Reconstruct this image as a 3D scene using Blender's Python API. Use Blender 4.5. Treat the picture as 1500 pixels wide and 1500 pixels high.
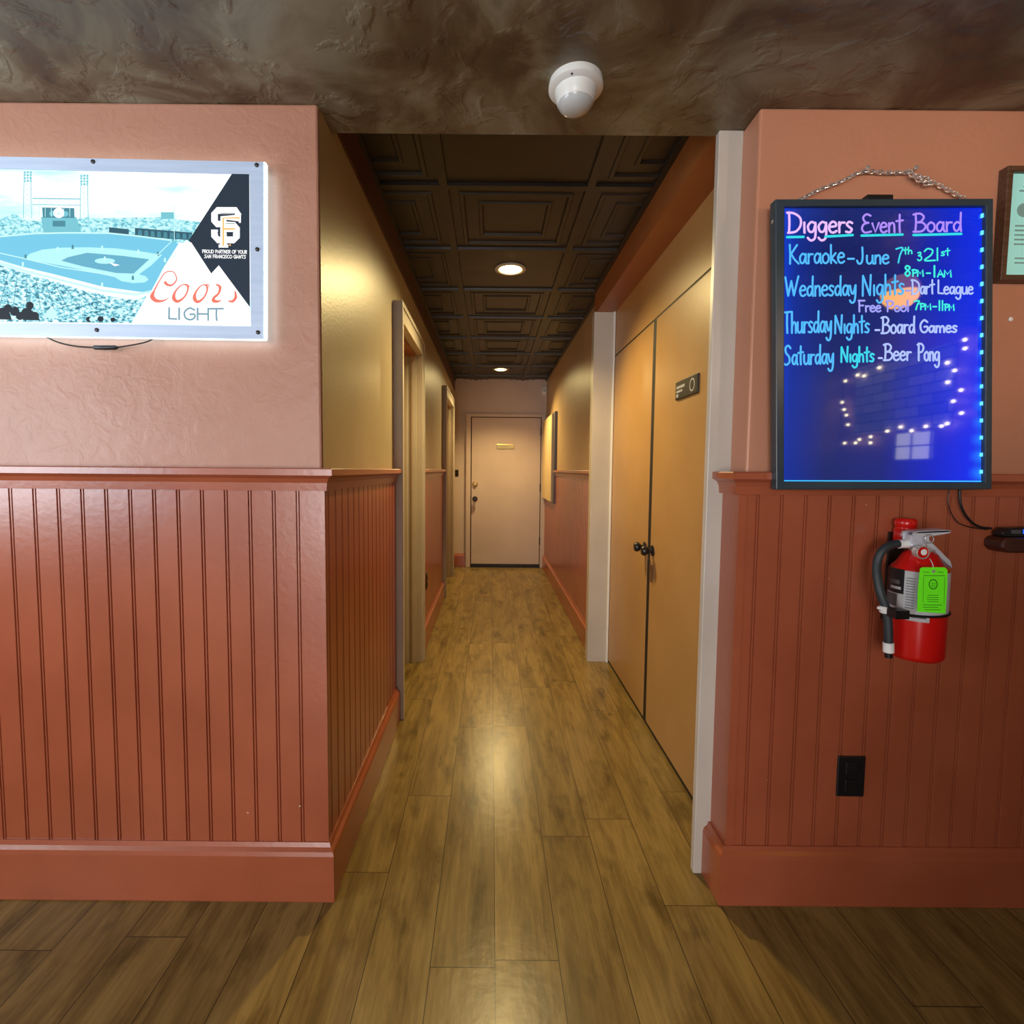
import bpy, bmesh, math, random
from mathutils import Vector, Matrix
random.seed(7)
S = bpy.context.scene
C = S.collection
for o in list(bpy.data.objects): bpy.data.objects.remove(o)
PI = math.pi

# ------------------------------------------------------------------ camera
F_PX, CX, CY, EYE = 745.0, 719.0, 735.0, 1.26
PITCH, ROLL = math.atan(47/745.0), 0.0085
cd = bpy.data.cameras.new('camera'); cam = bpy.data.objects.new('camera', cd); C.objects.link(cam)
fw = Vector((0, math.cos(PITCH), -math.sin(PITCH))); r0 = Vector((1, 0, 0)); u0 = r0.cross(fw)
rt = r0*math.cos(ROLL)+u0*math.sin(ROLL); up = -r0*math.sin(ROLL)+u0*math.cos(ROLL)
M = Matrix((rt, up, -fw)).transposed().to_4x4(); M.translation = Vector((0, 0, EYE))
cam.matrix_world = M
cd.sensor_width = 36; cd.lens = F_PX/1500*36
cd.shift_x = (750-CX)/1500; cd.shift_y = (CY-750)/1500
cd.clip_start = .02
S.camera = cam
def at(u, v, y):                       # point of the plane y=const seen at photo pixel (u, v)
    d = fw+rt*((u-CX)/F_PX)-up*((v-CY)/F_PX)
    t = y/d.y
    return Vector((d.x*t, y, EYE+d.z*t))

# ------------------------------------------------------------------ world, lights, exposure
S.view_settings.view_transform = 'Standard'; S.view_settings.look = 'None'
S.view_settings.exposure = 0.0; S.view_settings.gamma = 1.0
try: S.view_settings.use_curve_mapping = False
except Exception: pass
w = bpy.data.worlds.new('world'); S.world = w; w.use_nodes = True
w.node_tree.nodes['Background'].inputs[0].default_value = (.62, .72, .9, 1)
w.node_tree.nodes['Background'].inputs[1].default_value = .6
def area(name, loc, to, sx, sy, power, col):
    l = bpy.data.lights.new(name, 'AREA'); l.shape = 'RECTANGLE'; l.size = sx; l.size_y = sy; l.energy = power; l.color = col
    o = bpy.data.objects.new(name, l); C.objects.link(o); o.location = loc
    o.rotation_euler = (Vector(to)-Vector(loc)).to_track_quat('-Z', 'Y').to_euler(); return o
# daylight of the two bar-room windows (behind and left of the viewer)
area('daylight_side', (-2.56, .05, 1.52), (-.8, .75, 2.6), 1.3, 1.1, 40, (.66, .84, 1))
area('daylight_back', (-1.15, -3.90, 1.2), (-.5, 1.4, 1.5), 2.0, 1.9, 120, (.96, .96, 1))
# point and spot lamp helpers
def point(name, loc, power, col, r=.06):
    l = bpy.data.lights.new(name, 'POINT'); l.energy = power; l.color = col; l.shadow_soft_size = r
    o = bpy.data.objects.new(name, l); C.objects.link(o); o.location = loc; return o
def spot(name, loc, power, col, ang, blend, r=.05):
    l = bpy.data.lights.new(name, 'SPOT'); l.energy = power; l.color = col; l.spot_size = math.radians(ang); l.spot_blend = blend; l.shadow_soft_size = r
    o = bpy.data.objects.new(name, l); C.objects.link(o); o.location = loc; return o
CAN_COL = (1, .76, .33)
tl_ = spot('warm_wall_fill', (1.46, -.05, 1.85), 17, (1, .70, .48), 58, .9, .04); tl_.rotation_euler = (Vector((1.18, 1.43, 1.86))-Vector((1.46, -.05, 1.85))).to_track_quat('-Z', 'Y').to_euler()  # added warm fill for the upper right wall, no known fixture
CAN_W = (132, 152)


# ------------------------------------------------------------------ materials
def lin(r, g, b):
    f = lambda c: (c/255/12.92) if c/255 <= .04045 else ((c/255+.055)/1.055)**2.4
    return (f(r), f(g), f(b), 1)
def nodes(name):
    m = bpy.data.materials.new(name); m.use_nodes = True
    nt = m.node_tree; return m, nt, nt.nodes['Principled BSDF']
def nn(nt, t, **k):
    n = nt.nodes.new(t)
    for a, b in k.items():
        if a in n.inputs: n.inputs[a].default_value = b
        else: setattr(n, a, b)
    return n
def coords(nt, scale=(1, 1, 1)):
    tc = nt.nodes.new('ShaderNodeTexCoord'); mp = nt.nodes.new('ShaderNodeMapping'); mp.inputs['Scale'].default_value = scale
    nt.links.new(tc.outputs['Object'], mp.inputs[0]); return mp.outputs[0]
def ramp(nt, fac, stops):
    r = nt.nodes.new('ShaderNodeValToRGB'); e = r.color_ramp.elements
    while len(e) < len(stops): e.new(.5)
    for i, (p, c) in enumerate(stops): e[i].position = p; e[i].color = c
    nt.links.new(fac, r.inputs[0]); return r.outputs[0]
def paint(name, c1, c2=None, rough=.5, nscale=6, bump=0, bscale=40, metal=0, stretch=(1, 1, 1), spec=.5, bdist=.004, detail=4, chips=None):
    m, nt, b = nodes(name)
    b.inputs['Roughness'].default_value = rough; b.inputs['Metallic'].default_value = metal
    b.inputs['Specular IOR Level'].default_value = spec
    co = coords(nt, stretch)
    n = nn(nt, 'ShaderNodeTexNoise', Scale=nscale, Detail=detail); nt.links.new(co, n.inputs['Vector'])
    c2 = c2 or tuple(x*.86 for x in c1[:3])+(1,)
    col = ramp(nt, n.outputs[0], [(.35, c1), (.65, c2)])
    if chips:                            # small worn chips showing the pale undercoat
        vo = nn(nt, 'ShaderNodeTexVoronoi', Scale=7.5); nt.links.new(coords(nt, (1, 1, 1.6)), vo.inputs['Vector'])
        ns = nn(nt, 'ShaderNodeTexNoise', Scale=1.7, Detail=2); nt.links.new(co, ns.inputs['Vector'])
        lim = nn(nt, 'ShaderNodeMapRange'); lim.inputs[1].default_value = .46; lim.inputs[2].default_value = .7; lim.inputs[3].default_value = 0; lim.inputs[4].default_value = .035; nt.links.new(ns.outputs[0], lim.inputs[0])
        lt = nn(nt, 'ShaderNodeMath', operation='LESS_THAN'); nt.links.new(vo.outputs['Distance'], lt.inputs[0]); nt.links.new(lim.outputs[0], lt.inputs[1])
        mxc = nn(nt, 'ShaderNodeMix', data_type='RGBA'); nt.links.new(lt.outputs[0], mxc.inputs[0]); nt.links.new(col, mxc.inputs[6]); mxc.inputs[7].default_value = chips; col = mxc.outputs[2]
    nt.links.new(col, b.inputs['Base Color'])
    if bump:
        n2 = nn(nt, 'ShaderNodeTexNoise', Scale=bscale, Detail=5); nt.links.new(co, n2.inputs['Vector'])
        bp = nn(nt, 'ShaderNodeBump', Strength=bump, Distance=bdist); nt.links.new(n2.outputs[0], bp.inputs['Height']); nt.links.new(bp.outputs[0], b.inputs['Normal'])
    return m
def glow(name, c, s=1.0, rough=.4):
    m, nt, b = nodes(name); b.inputs['Base Color'].default_value = (0.02, .02, .02, 1); b.inputs['Roughness'].default_value = rough
    b.inputs['Specular IOR Level'].default_value = .1
    b.inputs['Emission Color'].default_value = c; b.inputs['Emission Strength'].default_value = s; return m

def plaster_mat(name, c1, c2, amt):          # hand-trowelled painted plaster
    m, nt, b = nodes(name); b.inputs['Roughness'].default_value = .42
    co = coords(nt)
    n = nn(nt, 'ShaderNodeTexNoise', Scale=3, Detail=4); nt.links.new(co, n.inputs['Vector'])
    nt.links.new(ramp(nt, n.outputs[0], [(.3, c1), (.7, c2)]), b.inputs['Base Color'])
    n2 = nn(nt, 'ShaderNodeTexNoise', Scale=22, Detail=6, Roughness=.55, Distortion=.7); nt.links.new(co, n2.inputs['Vector'])
    r = ramp(nt, n2.outputs[0], [(.42, (0, 0, 0, 1)), (.62, (1, 1, 1, 1))])
    bp = nn(nt, 'ShaderNodeBump', Strength=amt, Distance=.006); nt.links.new(r, bp.inputs['Height'])
    n3 = nn(nt, 'ShaderNodeTexNoise', Scale=120, Detail=3); nt.links.new(co, n3.inputs['Vector'])
    b2 = nn(nt, 'ShaderNodeBump', Strength=.15, Distance=.002); nt.links.new(n3.outputs[0], b2.inputs['Height']); nt.links.new(bp.outputs[0], b2.inputs['Normal'])
    nt.links.new(b2.outputs[0], b.inputs['Normal']); return m

def bar_ceiling_mat():                  # brown and olive mottled knock-down finish
    m, nt, b = nodes('mottled_ceiling'); b.inputs['Roughness'].default_value = .38
    co = coords(nt)
    n = nn(nt, 'ShaderNodeTexNoise', Scale=3.2, Detail=9, Roughness=.62, Distortion=.8); nt.links.new(co, n.inputs['Vector'])
    col = ramp(nt, n.outputs[0], [(.28, lin(56, 42, 32)), (.43, lin(84, 66, 47)), (.52, lin(108, 94, 72)), (.62, lin(132, 124, 104)), (.75, lin(94, 84, 66))])
    nt.links.new(col, b.inputs['Base Color'])
    n2 = nn(nt, 'ShaderNodeTexNoise', Scale=10, Detail=5, Roughness=.5, Distortion=.5); nt.links.new(co, n2.inputs['Vector'])
    r = ramp(nt, n2.outputs[0], [(.50, (0, 0, 0, 1)), (.58, (1, 1, 1, 1))])
    bp = nn(nt, 'ShaderNodeBump', Strength=.3, Distance=.01); nt.links.new(r, bp.inputs['Height']); nt.links.new(bp.outputs[0], b.inputs['Normal'])
    return m

def floor_mat():                        # vinyl planks running down the hall
    m, nt, b = nodes('plank_floor')
    tc = nt.nodes.new('ShaderNodeTexCoord'); sp = nt.nodes.new('ShaderNodeSeparateXYZ'); cb = nt.nodes.new('ShaderNodeCombineXYZ')
    nt.links.new(tc.outputs['Object'], sp.inputs[0])
    def mth(op, a, b=None):
        q = nn(nt, 'ShaderNodeMath', operation=op)
        for k_, v_ in ((0, a), (1, b)):
            if v_ is None: continue
            if isinstance(v_, (int, float)): q.inputs[k_].default_value = v_
            else: nt.links.new(v_, q.inputs[k_])
        return q.outputs[0]
    xs = mth('ADD', sp.outputs[0], 5.0+.045+.165*.3)
    row = mth('FLOOR', mth('DIVIDE', xs, .165))
    hsh = mth('FRACT', mth('MULTIPLY', mth('SINE', mth('MULTIPLY', row, 12.9898)), 43758.5))
    nt.links.new(mth('ADD', sp.outputs[1], mth('MULTIPLY', hsh, 1.2)), cb.inputs[0]); nt.links.new(xs, cb.inputs[1])
    mp = nt.nodes.new('ShaderNodeMapping'); nt.links.new(cb.outputs[0], mp.inputs[0])
    br = nn(nt, 'ShaderNodeTexBrick', Scale=1.0); br.offset = 0; br.offset_frequency = 2; br.squash = 1
    br.inputs['Brick Width'].default_value = 1.2; br.inputs['Row Height'].default_value = .165; br.inputs['Mortar Size'].default_value = .0012
    br.inputs['Mortar Smooth'].default_value = .2; br.inputs['Bias'].default_value = 0
    br.inputs['Color1'].default_value = (.25, .25, .25, 1); br.inputs['Color2'].default_value = (.75, .75, .75, 1); br.inputs['Mortar'].default_value = (.5, .5, .5, 1)
    nt.links.new(mp.outputs[0], br.inputs['Vector'])
    # grain, shifted from plank to plank
    add = nn(nt, 'ShaderNodeVectorMath', operation='MULTIPLY_ADD'); add.inputs[1].default_value = (3, 7, 5)
    nt.links.new(br.outputs['Color'], add.inputs[0]); nt.links.new(mp.outputs[0], add.inputs[2])
    m2 = nt.nodes.new('ShaderNodeMapping'); m2.inputs['Scale'].default_value = (1.3, 8, 1); nt.links.new(add.outputs[0], m2.inputs[0])
    n = nn(nt, 'ShaderNodeTexNoise', Scale=2.0, Detail=8, Roughness=.62, Distortion=.6); nt.links.new(m2.outputs[0], n.inputs['Vector'])
    col = ramp(nt, n.outputs[0], [(.25, lin(98, 79, 43)), (.42, lin(122, 99, 55)), (.55, lin(139, 115, 66)), (.75, lin(152, 128, 76))])
    m3 = nt.nodes.new('ShaderNodeMapping'); m3.inputs['Scale'].default_value = (3, 7, 1); nt.links.new(add.outputs[0], m3.inputs[0])
    k = nn(nt, 'ShaderNodeTexNoise', Scale=1.6, Detail=5, Roughness=.6); nt.links.new(m3.outputs[0], k.inputs['Vector'])
    kr = ramp(nt, k.outputs[0], [(.28, (.50, .48, .44, 1)), (.46, (1, 1, 1, 1))])
    mx = nn(nt, 'ShaderNodeMix', data_type='RGBA', blend_type='MULTIPLY'); mx.inputs[0].default_value = 1
    nt.links.new(col, mx.inputs[6]); nt.links.new(kr, mx.inputs[7])
    def mult(a, b_):
        q = nn(nt, 'ShaderNodeMix', data_type='RGBA', blend_type='MULTIPLY'); q.inputs[0].default_value = 1
        nt.links.new(a, q.inputs[6]); nt.links.new(b_, q.inputs[7]); return q.outputs[2]
    m4 = nt.nodes.new('ShaderNodeMapping'); m4.inputs['Scale'].default_value = (4, 70, 1); nt.links.new(add.outputs[0], m4.inputs[0])
    g = nn(nt, 'ShaderNodeTexNoise', Scale=1.5, Detail=5, Roughness=.65); nt.links.new(m4.outputs[0], g.inputs['Vector'])
    fine = ramp(nt, g.outputs[0], [(.34, (.76, .74, .70, 1)), (.60, (1.0, 1.0, 1.0, 1)), (.75, (1, 1, 1, 1))])
    m5 = nt.nodes.new('ShaderNodeMapping'); m5.inputs['Scale'].default_value = (2.6, 5.5, 1); nt.links.new(add.outputs[0], m5.inputs[0])
    vo = nn(nt, 'ShaderNodeTexVoronoi', Scale=1.0); nt.links.new(m5.outputs[0], vo.inputs['Vector'])
    kn = ramp(nt, vo.outputs['Distance'], [(.02, (.40, .36, .32, 1)), (.07, (.82, .80, .76, 1)), (.13, (1, 1, 1, 1))])
    tone = ramp(nt, br.outputs['Color'], [(.2, (.84, .84, .84, 1)), (.8, (1.1, 1.1, 1.1, 1))])
    wood = mult(mult(mult(mx.outputs[2], fine), kn), tone)
    mo = nn(nt, 'ShaderNodeMix', data_type='RGBA'); nt.links.new(br.outputs['Fac'], mo.inputs[0])
    nt.links.new(wood, mo.inputs[6]); mo.inputs[7].default_value = lin(46, 34, 22)
    nt.links.new(mo.outputs[2], b.inputs['Base Color'])
    b.inputs['Roughness'].default_value = .28; b.inputs['Specular IOR Level'].default_value = .22
    nb = nn(nt, 'ShaderNodeTexNoise', Scale=26, Detail=3); nt.links.new(tc.outputs['Object'], nb.inputs['Vector'])
    bp = nn(nt, 'ShaderNodeBump', Strength=.16, Distance=.003); nt.links.new(nb.outputs[0], bp.inputs['Height']); nt.links.new(bp.outputs[0], b.inputs['Normal'])
    return m

def wood_mat(name, a, bcol, rough=.4):
    return paint(name, a, bcol, rough, 5, .15, 20, stretch=(3, 22, 22))

MT = {}
MT['plaster'] = plaster_mat('salmon_plaster', lin(176, 127, 106), lin(166, 116, 94), .16)
MT['plaster2'] = plaster_mat('smooth_salmon_plaster', lin(190, 132, 104), lin(182, 124, 96), .05)
MT['wains'] = paint('terracotta_gloss_paint', lin(160, 84, 56), lin(148, 75, 48), .28, 4, .12, 60, spec=.8, chips=lin(206, 176, 156))
MT['hallwall'] = paint('tan_wall_paint', lin(180, 164, 134), lin(172, 156, 126), .4, 3, .15, 90)
MT['hallwall2'] = paint('warm_tan_wall_paint', lin(188, 156, 112), lin(180, 148, 104), .4, 3, .15, 90)
MT['endwall'] = paint('taupe_wall_paint', lin(198, 176, 164), lin(190, 168, 156), .45, 3, .1, 90)
MT['casing'] = paint('greige_trim_paint', lin(190, 181, 170), lin(182, 173, 162), .4, 5, .08, 50)
MT['band'] = paint('dark_brown_paint', lin(92, 58, 42), lin(82, 50, 36), .45)
MT['header'] = paint('orange_brown_paint', lin(156, 94, 48), lin(146, 86, 42), .42)
MT['door'] = paint('tan_door_paint', lin(180, 140, 88), lin(172, 132, 80), .38, 3, .06, 60)
MT['tiles'] = paint('dark_pressed_tile', lin(47, 43, 39), lin(40, 37, 34), .42, 5)
MT['barceil'] = bar_ceiling_mat()
MT['floor'] = floor_mat()
MT['white'] = paint('white_plastic', lin(232, 232, 228), lin(226, 226, 222), .35, 3)
MT['black'] = paint('black_plastic', lin(22, 22, 24), lin(16, 16, 18), .35, 8)
MT['blackframe'] = paint('black_board_frame', lin(48, 64, 74), lin(42, 57, 66), .35, 8)
MT['chrome'] = paint('chrome', lin(226, 220, 216), lin(214, 208, 204), .25, 4, metal=.7)
MT['steel'] = paint('brushed_steel', lin(214, 218, 228), lin(200, 204, 214), .35, 5, metal=.3, stretch=(1, 20, 20))
MT['alu'] = paint('brushed_aluminium', lin(196, 214, 240), lin(184, 202, 230), .36, 3, metal=.1, stretch=(1, 20, 20))
MT['darkscrew'] = paint('dark_screw', lin(70, 70, 72), lin(58, 58, 60), .4, 20, metal=.6)
MT['red'] = paint('red_enamel', lin(196, 22, 18), lin(186, 18, 14), .25, 3)
MT['hose'] = paint('grey_black_rubber', lin(44, 52, 56), lin(36, 42, 46), .5, 30)
MT['tag'] = paint('neon_green_card', lin(112, 255, 22), lin(108, 255, 20), .6, 5)
MT['tagink'] = paint('dark_green_ink', lin(30, 120, 20), lin(26, 110, 18), .6)
MT['labelgrey'] = paint('silver_label', lin(186, 186, 188), lin(170, 170, 172), .4, 30)
MT['labelink'] = paint('label_ink', lin(80, 80, 82), lin(72, 72, 74), .5)
MT['walnut'] = wood_mat('walnut_frame', lin(96, 66, 46), lin(70, 46, 32))
MT['ledge'] = wood_mat('dark_ledge_wood', lin(70, 34, 22), lin(52, 24, 16), .35)
MT['paper'] = paint('mint_paper', lin(178, 255, 250), lin(172, 250, 246), .6, 3)
MT['paperink'] = paint('grey_ink', lin(130, 170, 165), lin(122, 160, 156), .6)
MT['gap'] = paint('dark_gap', lin(24, 18, 14), lin(20, 15, 11), .6)
MT['brass'] = paint('aged_brass', lin(190, 160, 100), lin(170, 140, 84), .3, 8, metal=.9)
MT['darkmetal'] = paint('dark_bronze', lin(54, 42, 34), lin(44, 34, 28), .35, 8, metal=.6)
MT['greypanel'] = paint('grey_panel_edge', lin(96, 88, 92), lin(86, 78, 82), .5)
MT['panelface'] = paint('cream_panel_face', lin(214, 186, 140), lin(206, 178, 132), .5)
MT['lens'] = glow('lamp_glass', (1, .78, .34, 1), 9)
MT['knobshadow'] = paint('knob_shadow_brown', lin(120, 78, 40), lin(108, 68, 34), .5)

# ------------------------------------------------------------------ mesh helpers
def link(name, bm, m, parent=None, smooth=None, bevel=0, recalc=True):
    if recalc: bmesh.ops.recalc_face_normals(bm, faces=bm.faces[:])
    me = bpy.data.meshes.new(name); bm.to_mesh(me); bm.free()
    o = bpy.data.objects.new(name, me); C.objects.link(o)
    for x in (m if isinstance(m, (list, tuple)) else [m]): me.materials.append(x)
    if smooth is not None:
        for p in me.polygons: p.use_smooth = True
        try: me.set_sharp_from_angle(angle=math.radians(smooth))
        except Exception: pass
    if parent is not None:
        o.parent = parent; o.matrix_parent_inverse = Matrix.Identity(4)
        me.transform(Matrix.Translation(-parent_loc(parent)))
    if bevel:
        bv = o.modifiers.new('bevel', 'BEVEL'); bv.width = bevel; bv.segments = 2; bv.limit_method = 'ANGLE'
    return o
def parent_loc(p):
    v = Vector((0, 0, 0))
    while p is not None: v += p.location; p = p.parent
    return v
def bx(bm, a, b, mi=0):
    x0, y0, z0 = [min(p, q) for p, q in zip(a, b)]; x1, y1, z1 = [max(p, q) for p, q in zip(a, b)]
    vs = [bm.verts.new(c) for c in ((x0,y0,z0),(x1,y0,z0),(x1,y1,z0),(x0,y1,z0),(x0,y0,z1),(x1,y0,z1),(x1,y1,z1),(x0,y1,z1))]
    for f in ((0,3,2,1),(4,5,6,7),(0,1,5,4),(1,2,6,5),(2,3,7,6),(3,0,4,7)):
        bm.faces.new([vs[i] for i in f]).material_index = mi
    return bm
def box(a, b): return bx(bmesh.new(), a, b)
def tube(bm, pts, rad, seg=10, cap=True, mi=0):
    pts = [Vector(p) for p in pts]; n = len(pts); rads = rad if isinstance(rad, (list, tuple)) else [rad]*n
    rings = []; prev = None
    for i, p in enumerate(pts):
        d = (pts[min(i+1, n-1)]-pts[max(i-1, 0)]).normalized()
        if prev is None:
            a = d.orthogonal().normalized()
        else:
            a = (prev-d*prev.dot(d)).normalized()
        prev = a; b = d.cross(a)
        rings.append([bm.verts.new(p+(a*math.cos(t)+b*math.sin(t))*rads[i]) for t in [2*PI*k/seg for k in range(seg)]])
    for i in range(n-1):
        for k in range(seg):
            bm.faces.new((rings[i][k], rings[i][(k+1)%seg], rings[i+1][(k+1)%seg], rings[i+1][k])).material_index = mi
    if cap:
        bm.faces.new(rings[0][::-1]).material_index = mi; bm.faces.new(rings[-1]).material_index = mi
    return bm
def lathe(bm, prof, c, axis=(0, 0, 1), seg=32, mi=0):    # prof: (radius, along) pairs
    ax = Vector(axis).normalized(); a = ax.orthogonal().normalized(); b = ax.cross(a); c = Vector(c)
    rings = []
    for r, h in prof:
        if r < 1e-6: rings.append([bm.verts.new(c+ax*h)])
        else: rings.append([bm.verts.new(c+ax*h+(a*math.cos(t)+b*math.sin(t))*r) for t in [2*PI*k/seg for k in range(seg)]])
    for i in range(len(rings)-1):
        A, B = rings[i], rings[i+1]
        for k in range(seg):
            q = [A[k%len(A)], A[(k+1)%len(A)], B[(k+1)%len(B)], B[k%len(B)]]
            q = list(dict.fromkeys(q))
            if len(q) > 2: bm.faces.new(q).material_index = mi
    for R_, rev in ((rings[0], 1), (rings[-1], 0)):
        if len(R_) > 2: bm.faces.new(R_[::-1] if rev else R_).material_index = mi
    return bm
def smooth_path(P, n=8):
    P = [Vector(p) for p in P]; out = []
    for i in range(len(P)-1):
        p0, p1, p2, p3 = P[max(i-1, 0)], P[i], P[i+1], P[min(i+2, len(P)-1)]
        for k in range(n):
            t = k/n
            out.append(.5*((2*p1)+(p2-p0)*t+(2*p0-5*p1+4*p2-p3)*t*t+(3*p1-p0-3*p2+p3)*t**3))
    out.append(P[-1]); return out
def sweep(bm, prof, path):             # prof (out, z); the profile stands out to the right of the path; mitred
    path = [Vector((p[0], p[1])) for p in path]; n = len(path); rings = []
    for i, p in enumerate(path):
        nr = []
        if i > 0: d = (p-path[i-1]).normalized(); nr.append(Vector((d.y, -d.x)))
        if i < n-1: d = (path[i+1]-p).normalized(); nr.append(Vector((d.y, -d.x)))
        if len(nr) == 1: off = nr[0]
        else: s = nr[0]+nr[1]; off = s*(2/s.length_squared)
        rings.append([bm.verts.new((p.x+off.x*o, p.y+off.y*o, z)) for o, z in prof])
    k = len(prof)
    for i in range(n-1):
        for j in range(k): bm.faces.new((rings[i][j], rings[i][(j+1)%k], rings[i+1][(j+1)%k], rings[i+1][j]))
    bm.faces.new(rings[0]); bm.faces.new(rings[-1][::-1]); return bm
def prism(bm, poly, axis, a, b, mi=0):   # extrude a 2-D polygon: axis 'y' -> poly (x,z); 'x' -> poly (y,z)
    mk = (lambda p, q: (p[0], q, p[1])) if axis == 'y' else (lambda p, q: (q, p[0], p[1]))
    A = [bm.verts.new(mk(p, a)) for p in poly]; B = [bm.verts.new(mk(p, b)) for p in poly]; n = len(poly)
    bm.faces.new(A).material_index = mi; bm.faces.new(B[::-1]).material_index = mi
    for i in range(n): bm.faces.new((A[i], B[i], B[(i+1)%n], A[(i+1)%n])).material_index = mi
    return bm
def tag(o, label, cat, group=None):
    o['label'] = label; o['category'] = cat
    if group: o['group'] = group
    return o
def thing(name, label, cat, loc, group=None):
    o = bpy.data.objects.new(name, None); C.objects.link(o); o.location = loc; o.empty_display_size = .05
    return tag(o, label, cat, group)
def struct(name, bm, m, label=None, cat=None, **k):
    o = link(name, bm, m, **k); o['kind'] = 'structure'
    if label: o['label'] = label
    if cat: o['category'] = cat
    return o

# ------------------------------------------------------------------ layout
YW = 1.43            # front wall face
XL, XR = -.475, .70  # hallway walls
YE = 6.55            # end wall
ZB, ZH = 2.236, 2.39 # bar-room ceiling, hallway ceiling
RX0, RX1, RY0 = -2.65, 4.6, -4.0
ZT = 3.4             # raised ceiling further back in the bar

struct('floor', box((RX0-.2, RY0-.2, -.1), (RX1+.2, YE+.2, 0)), MT['floor'], 'grey-brown wood plank floor running down the hallway', 'floor')
struct('ceiling', box((RX0-.2, -.7, ZB), (RX1+.2, 1.548, ZT)), MT['barceil'], 'mottled dark brown textured ceiling of the bar room', 'ceiling')
struct('ceiling_back', box((RX0-.2, RY0-.2, ZT), (RX1+.2, 1.548, ZT+.1)), MT['barceil'])
# bar-room walls
bm = box((RX0-.12, YW, 0), (XL, 1.442, ZB)); wl = struct('wall_left', bm, MT['plaster'], 'salmon plaster wall left of the hallway opening', 'wall', bevel=.008)
bm = box((.715, YW, 0), (RX1+.12, 1.54, ZB)); wr = struct('wall_right', bm, MT['plaster2'], 'salmon plaster wall right of the hallway opening', 'wall', bevel=.006)
def holed_wall_x(x0, x1, y0, y1, z1, h):      # wall along y with one opening h=(y0,y1,z0,z1)
    b = bmesh.new()
    bx(b, (x0, y0, 0), (x1, h[0], z1)); bx(b, (x0, h[1], 0), (x1, y1, z1))
    if h[2] > 0: bx(b, (x0, h[0], 0), (x1, h[1], h[2]))
    bx(b, (x0, h[0], h[3]), (x1, h[1], z1)); return b
struct('wall_bar_side', holed_wall_x(RX0-.12, RX0, RY0, YW, ZT, (-.62, .72, .95, 2.10)), MT['plaster'])
struct('wall_bar_far', box((RX1, RY0, 0), (RX1+.12, YW, ZT)), MT['plaster'])
b = bmesh.new()
bx(b, (RX0, RY0-.12, 0), (-2.22, RY0, ZT)); bx(b, (-.08, RY0-.12, 0), (RX1, RY0, ZT)); bx(b, (-2.22, RY0-.12, 0), (-.08, RY0, .25)); bx(b, (-2.22, RY0-.12, 2.25), (-.08, RY0, ZT))
struct('wall_back', b, MT['plaster'])
# hallway walls
DOORZ = 1.975
b = bmesh.new()
T = .14
def seg(y0, y1, z0=0, z1=ZH+.04): bx(b, (XL-T, y0, z0), (XL, y1, z1))
seg(1.442, 2.55); seg(2.55, 3.25, DOORZ); seg(3.25, 5.0); seg(5.0, 5.9, DOORZ); seg(5.9, YE)
struct('wall_hall_left', b, MT['hallwall'], 'tan left wall of the hallway', 'wall')
b = bmesh.new(); bx(b, (XR, 3.36, 0), (XR+.14, YE, ZH+.04))
struct('wall_hall_right', b, MT['hallwall2'], 'tan right wall of the hallway beyond the double doors', 'wall')
struct('wall_end', box((XL-.2, YE, 0), (XR+.2, YE+.14, ZH+.12)), MT['endwall'], 'taupe end wall of the hallway around the far door', 'wall')
struct('wall_transom', box((.78, 1.54, 1.99), (.86, 3.30, 2.30)), MT['door'], 'tan panel above the double doors', 'wall')

# ---- hallway ceiling of pressed panels
def hall_ceiling():
    b = bmesh.new(); P = .59; x0, y00 = -.20, 1.53
    for i in (-1, 0, 1):
        for j in range(-1, 9):
            ax, ay = x0+i*P, y00+j*P; plain = (i == 0 and j in (0, 2, 7))
            rings = [(0, 0), (.016, 0), (.018, .012)]
            if not plain: rings += [(.055, .012), (.059, .006), (.074, .006), (.080, .016), (.135, .016), (.139, .010), (.152, .010), (.158, .020)]
            prev = None
            for ins, dz in rings:
                z = ZH+dz
                cur = [b.verts.new(c) for c in ((ax+ins, ay+ins, z), (ax+P-ins, ay+ins, z), (ax+P-ins, ay+P-ins, z), (ax+ins, ay+P-ins, z))]
                if prev:
                    for k in range(4): b.faces.new((prev[k], prev[(k+1)%4], cur[(k+1)%4], cur[k]))
                prev = cur
            b.faces.new(prev)
    for co, no in (((XL-.02, 0, 0), (-1, 0, 0)), ((XR+.02, 0, 0), (1, 0, 0)), ((0, 1.53, 0), (0, -1, 0)), ((0, YE+.02, 0), (0, 1, 0))):
        bmesh.ops.bisect_plane(b, geom=b.verts[:]+b.edges[:]+b.faces[:], plane_co=co, plane_no=no, clear_outer=True)
    for x0_, x1_, y0_, y1_ in ((XL, XL+.022, 1.548, YE), (.638, .662, 1.548, 3.36), (XR-.022, XR, 3.36, YE)): bx(b, (x0_, y0_, ZH-.001), (x1_, y1_, ZH+.024))
    bx(b, (XL-.2, 1.53, ZH+.03), (XR+.4, YE+.1, ZH+.12))
    return b
struct('ceiling_hall', hall_ceiling(), MT['tiles'], 'dark brown pressed panel ceiling of the hallway', 'ceiling')

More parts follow.
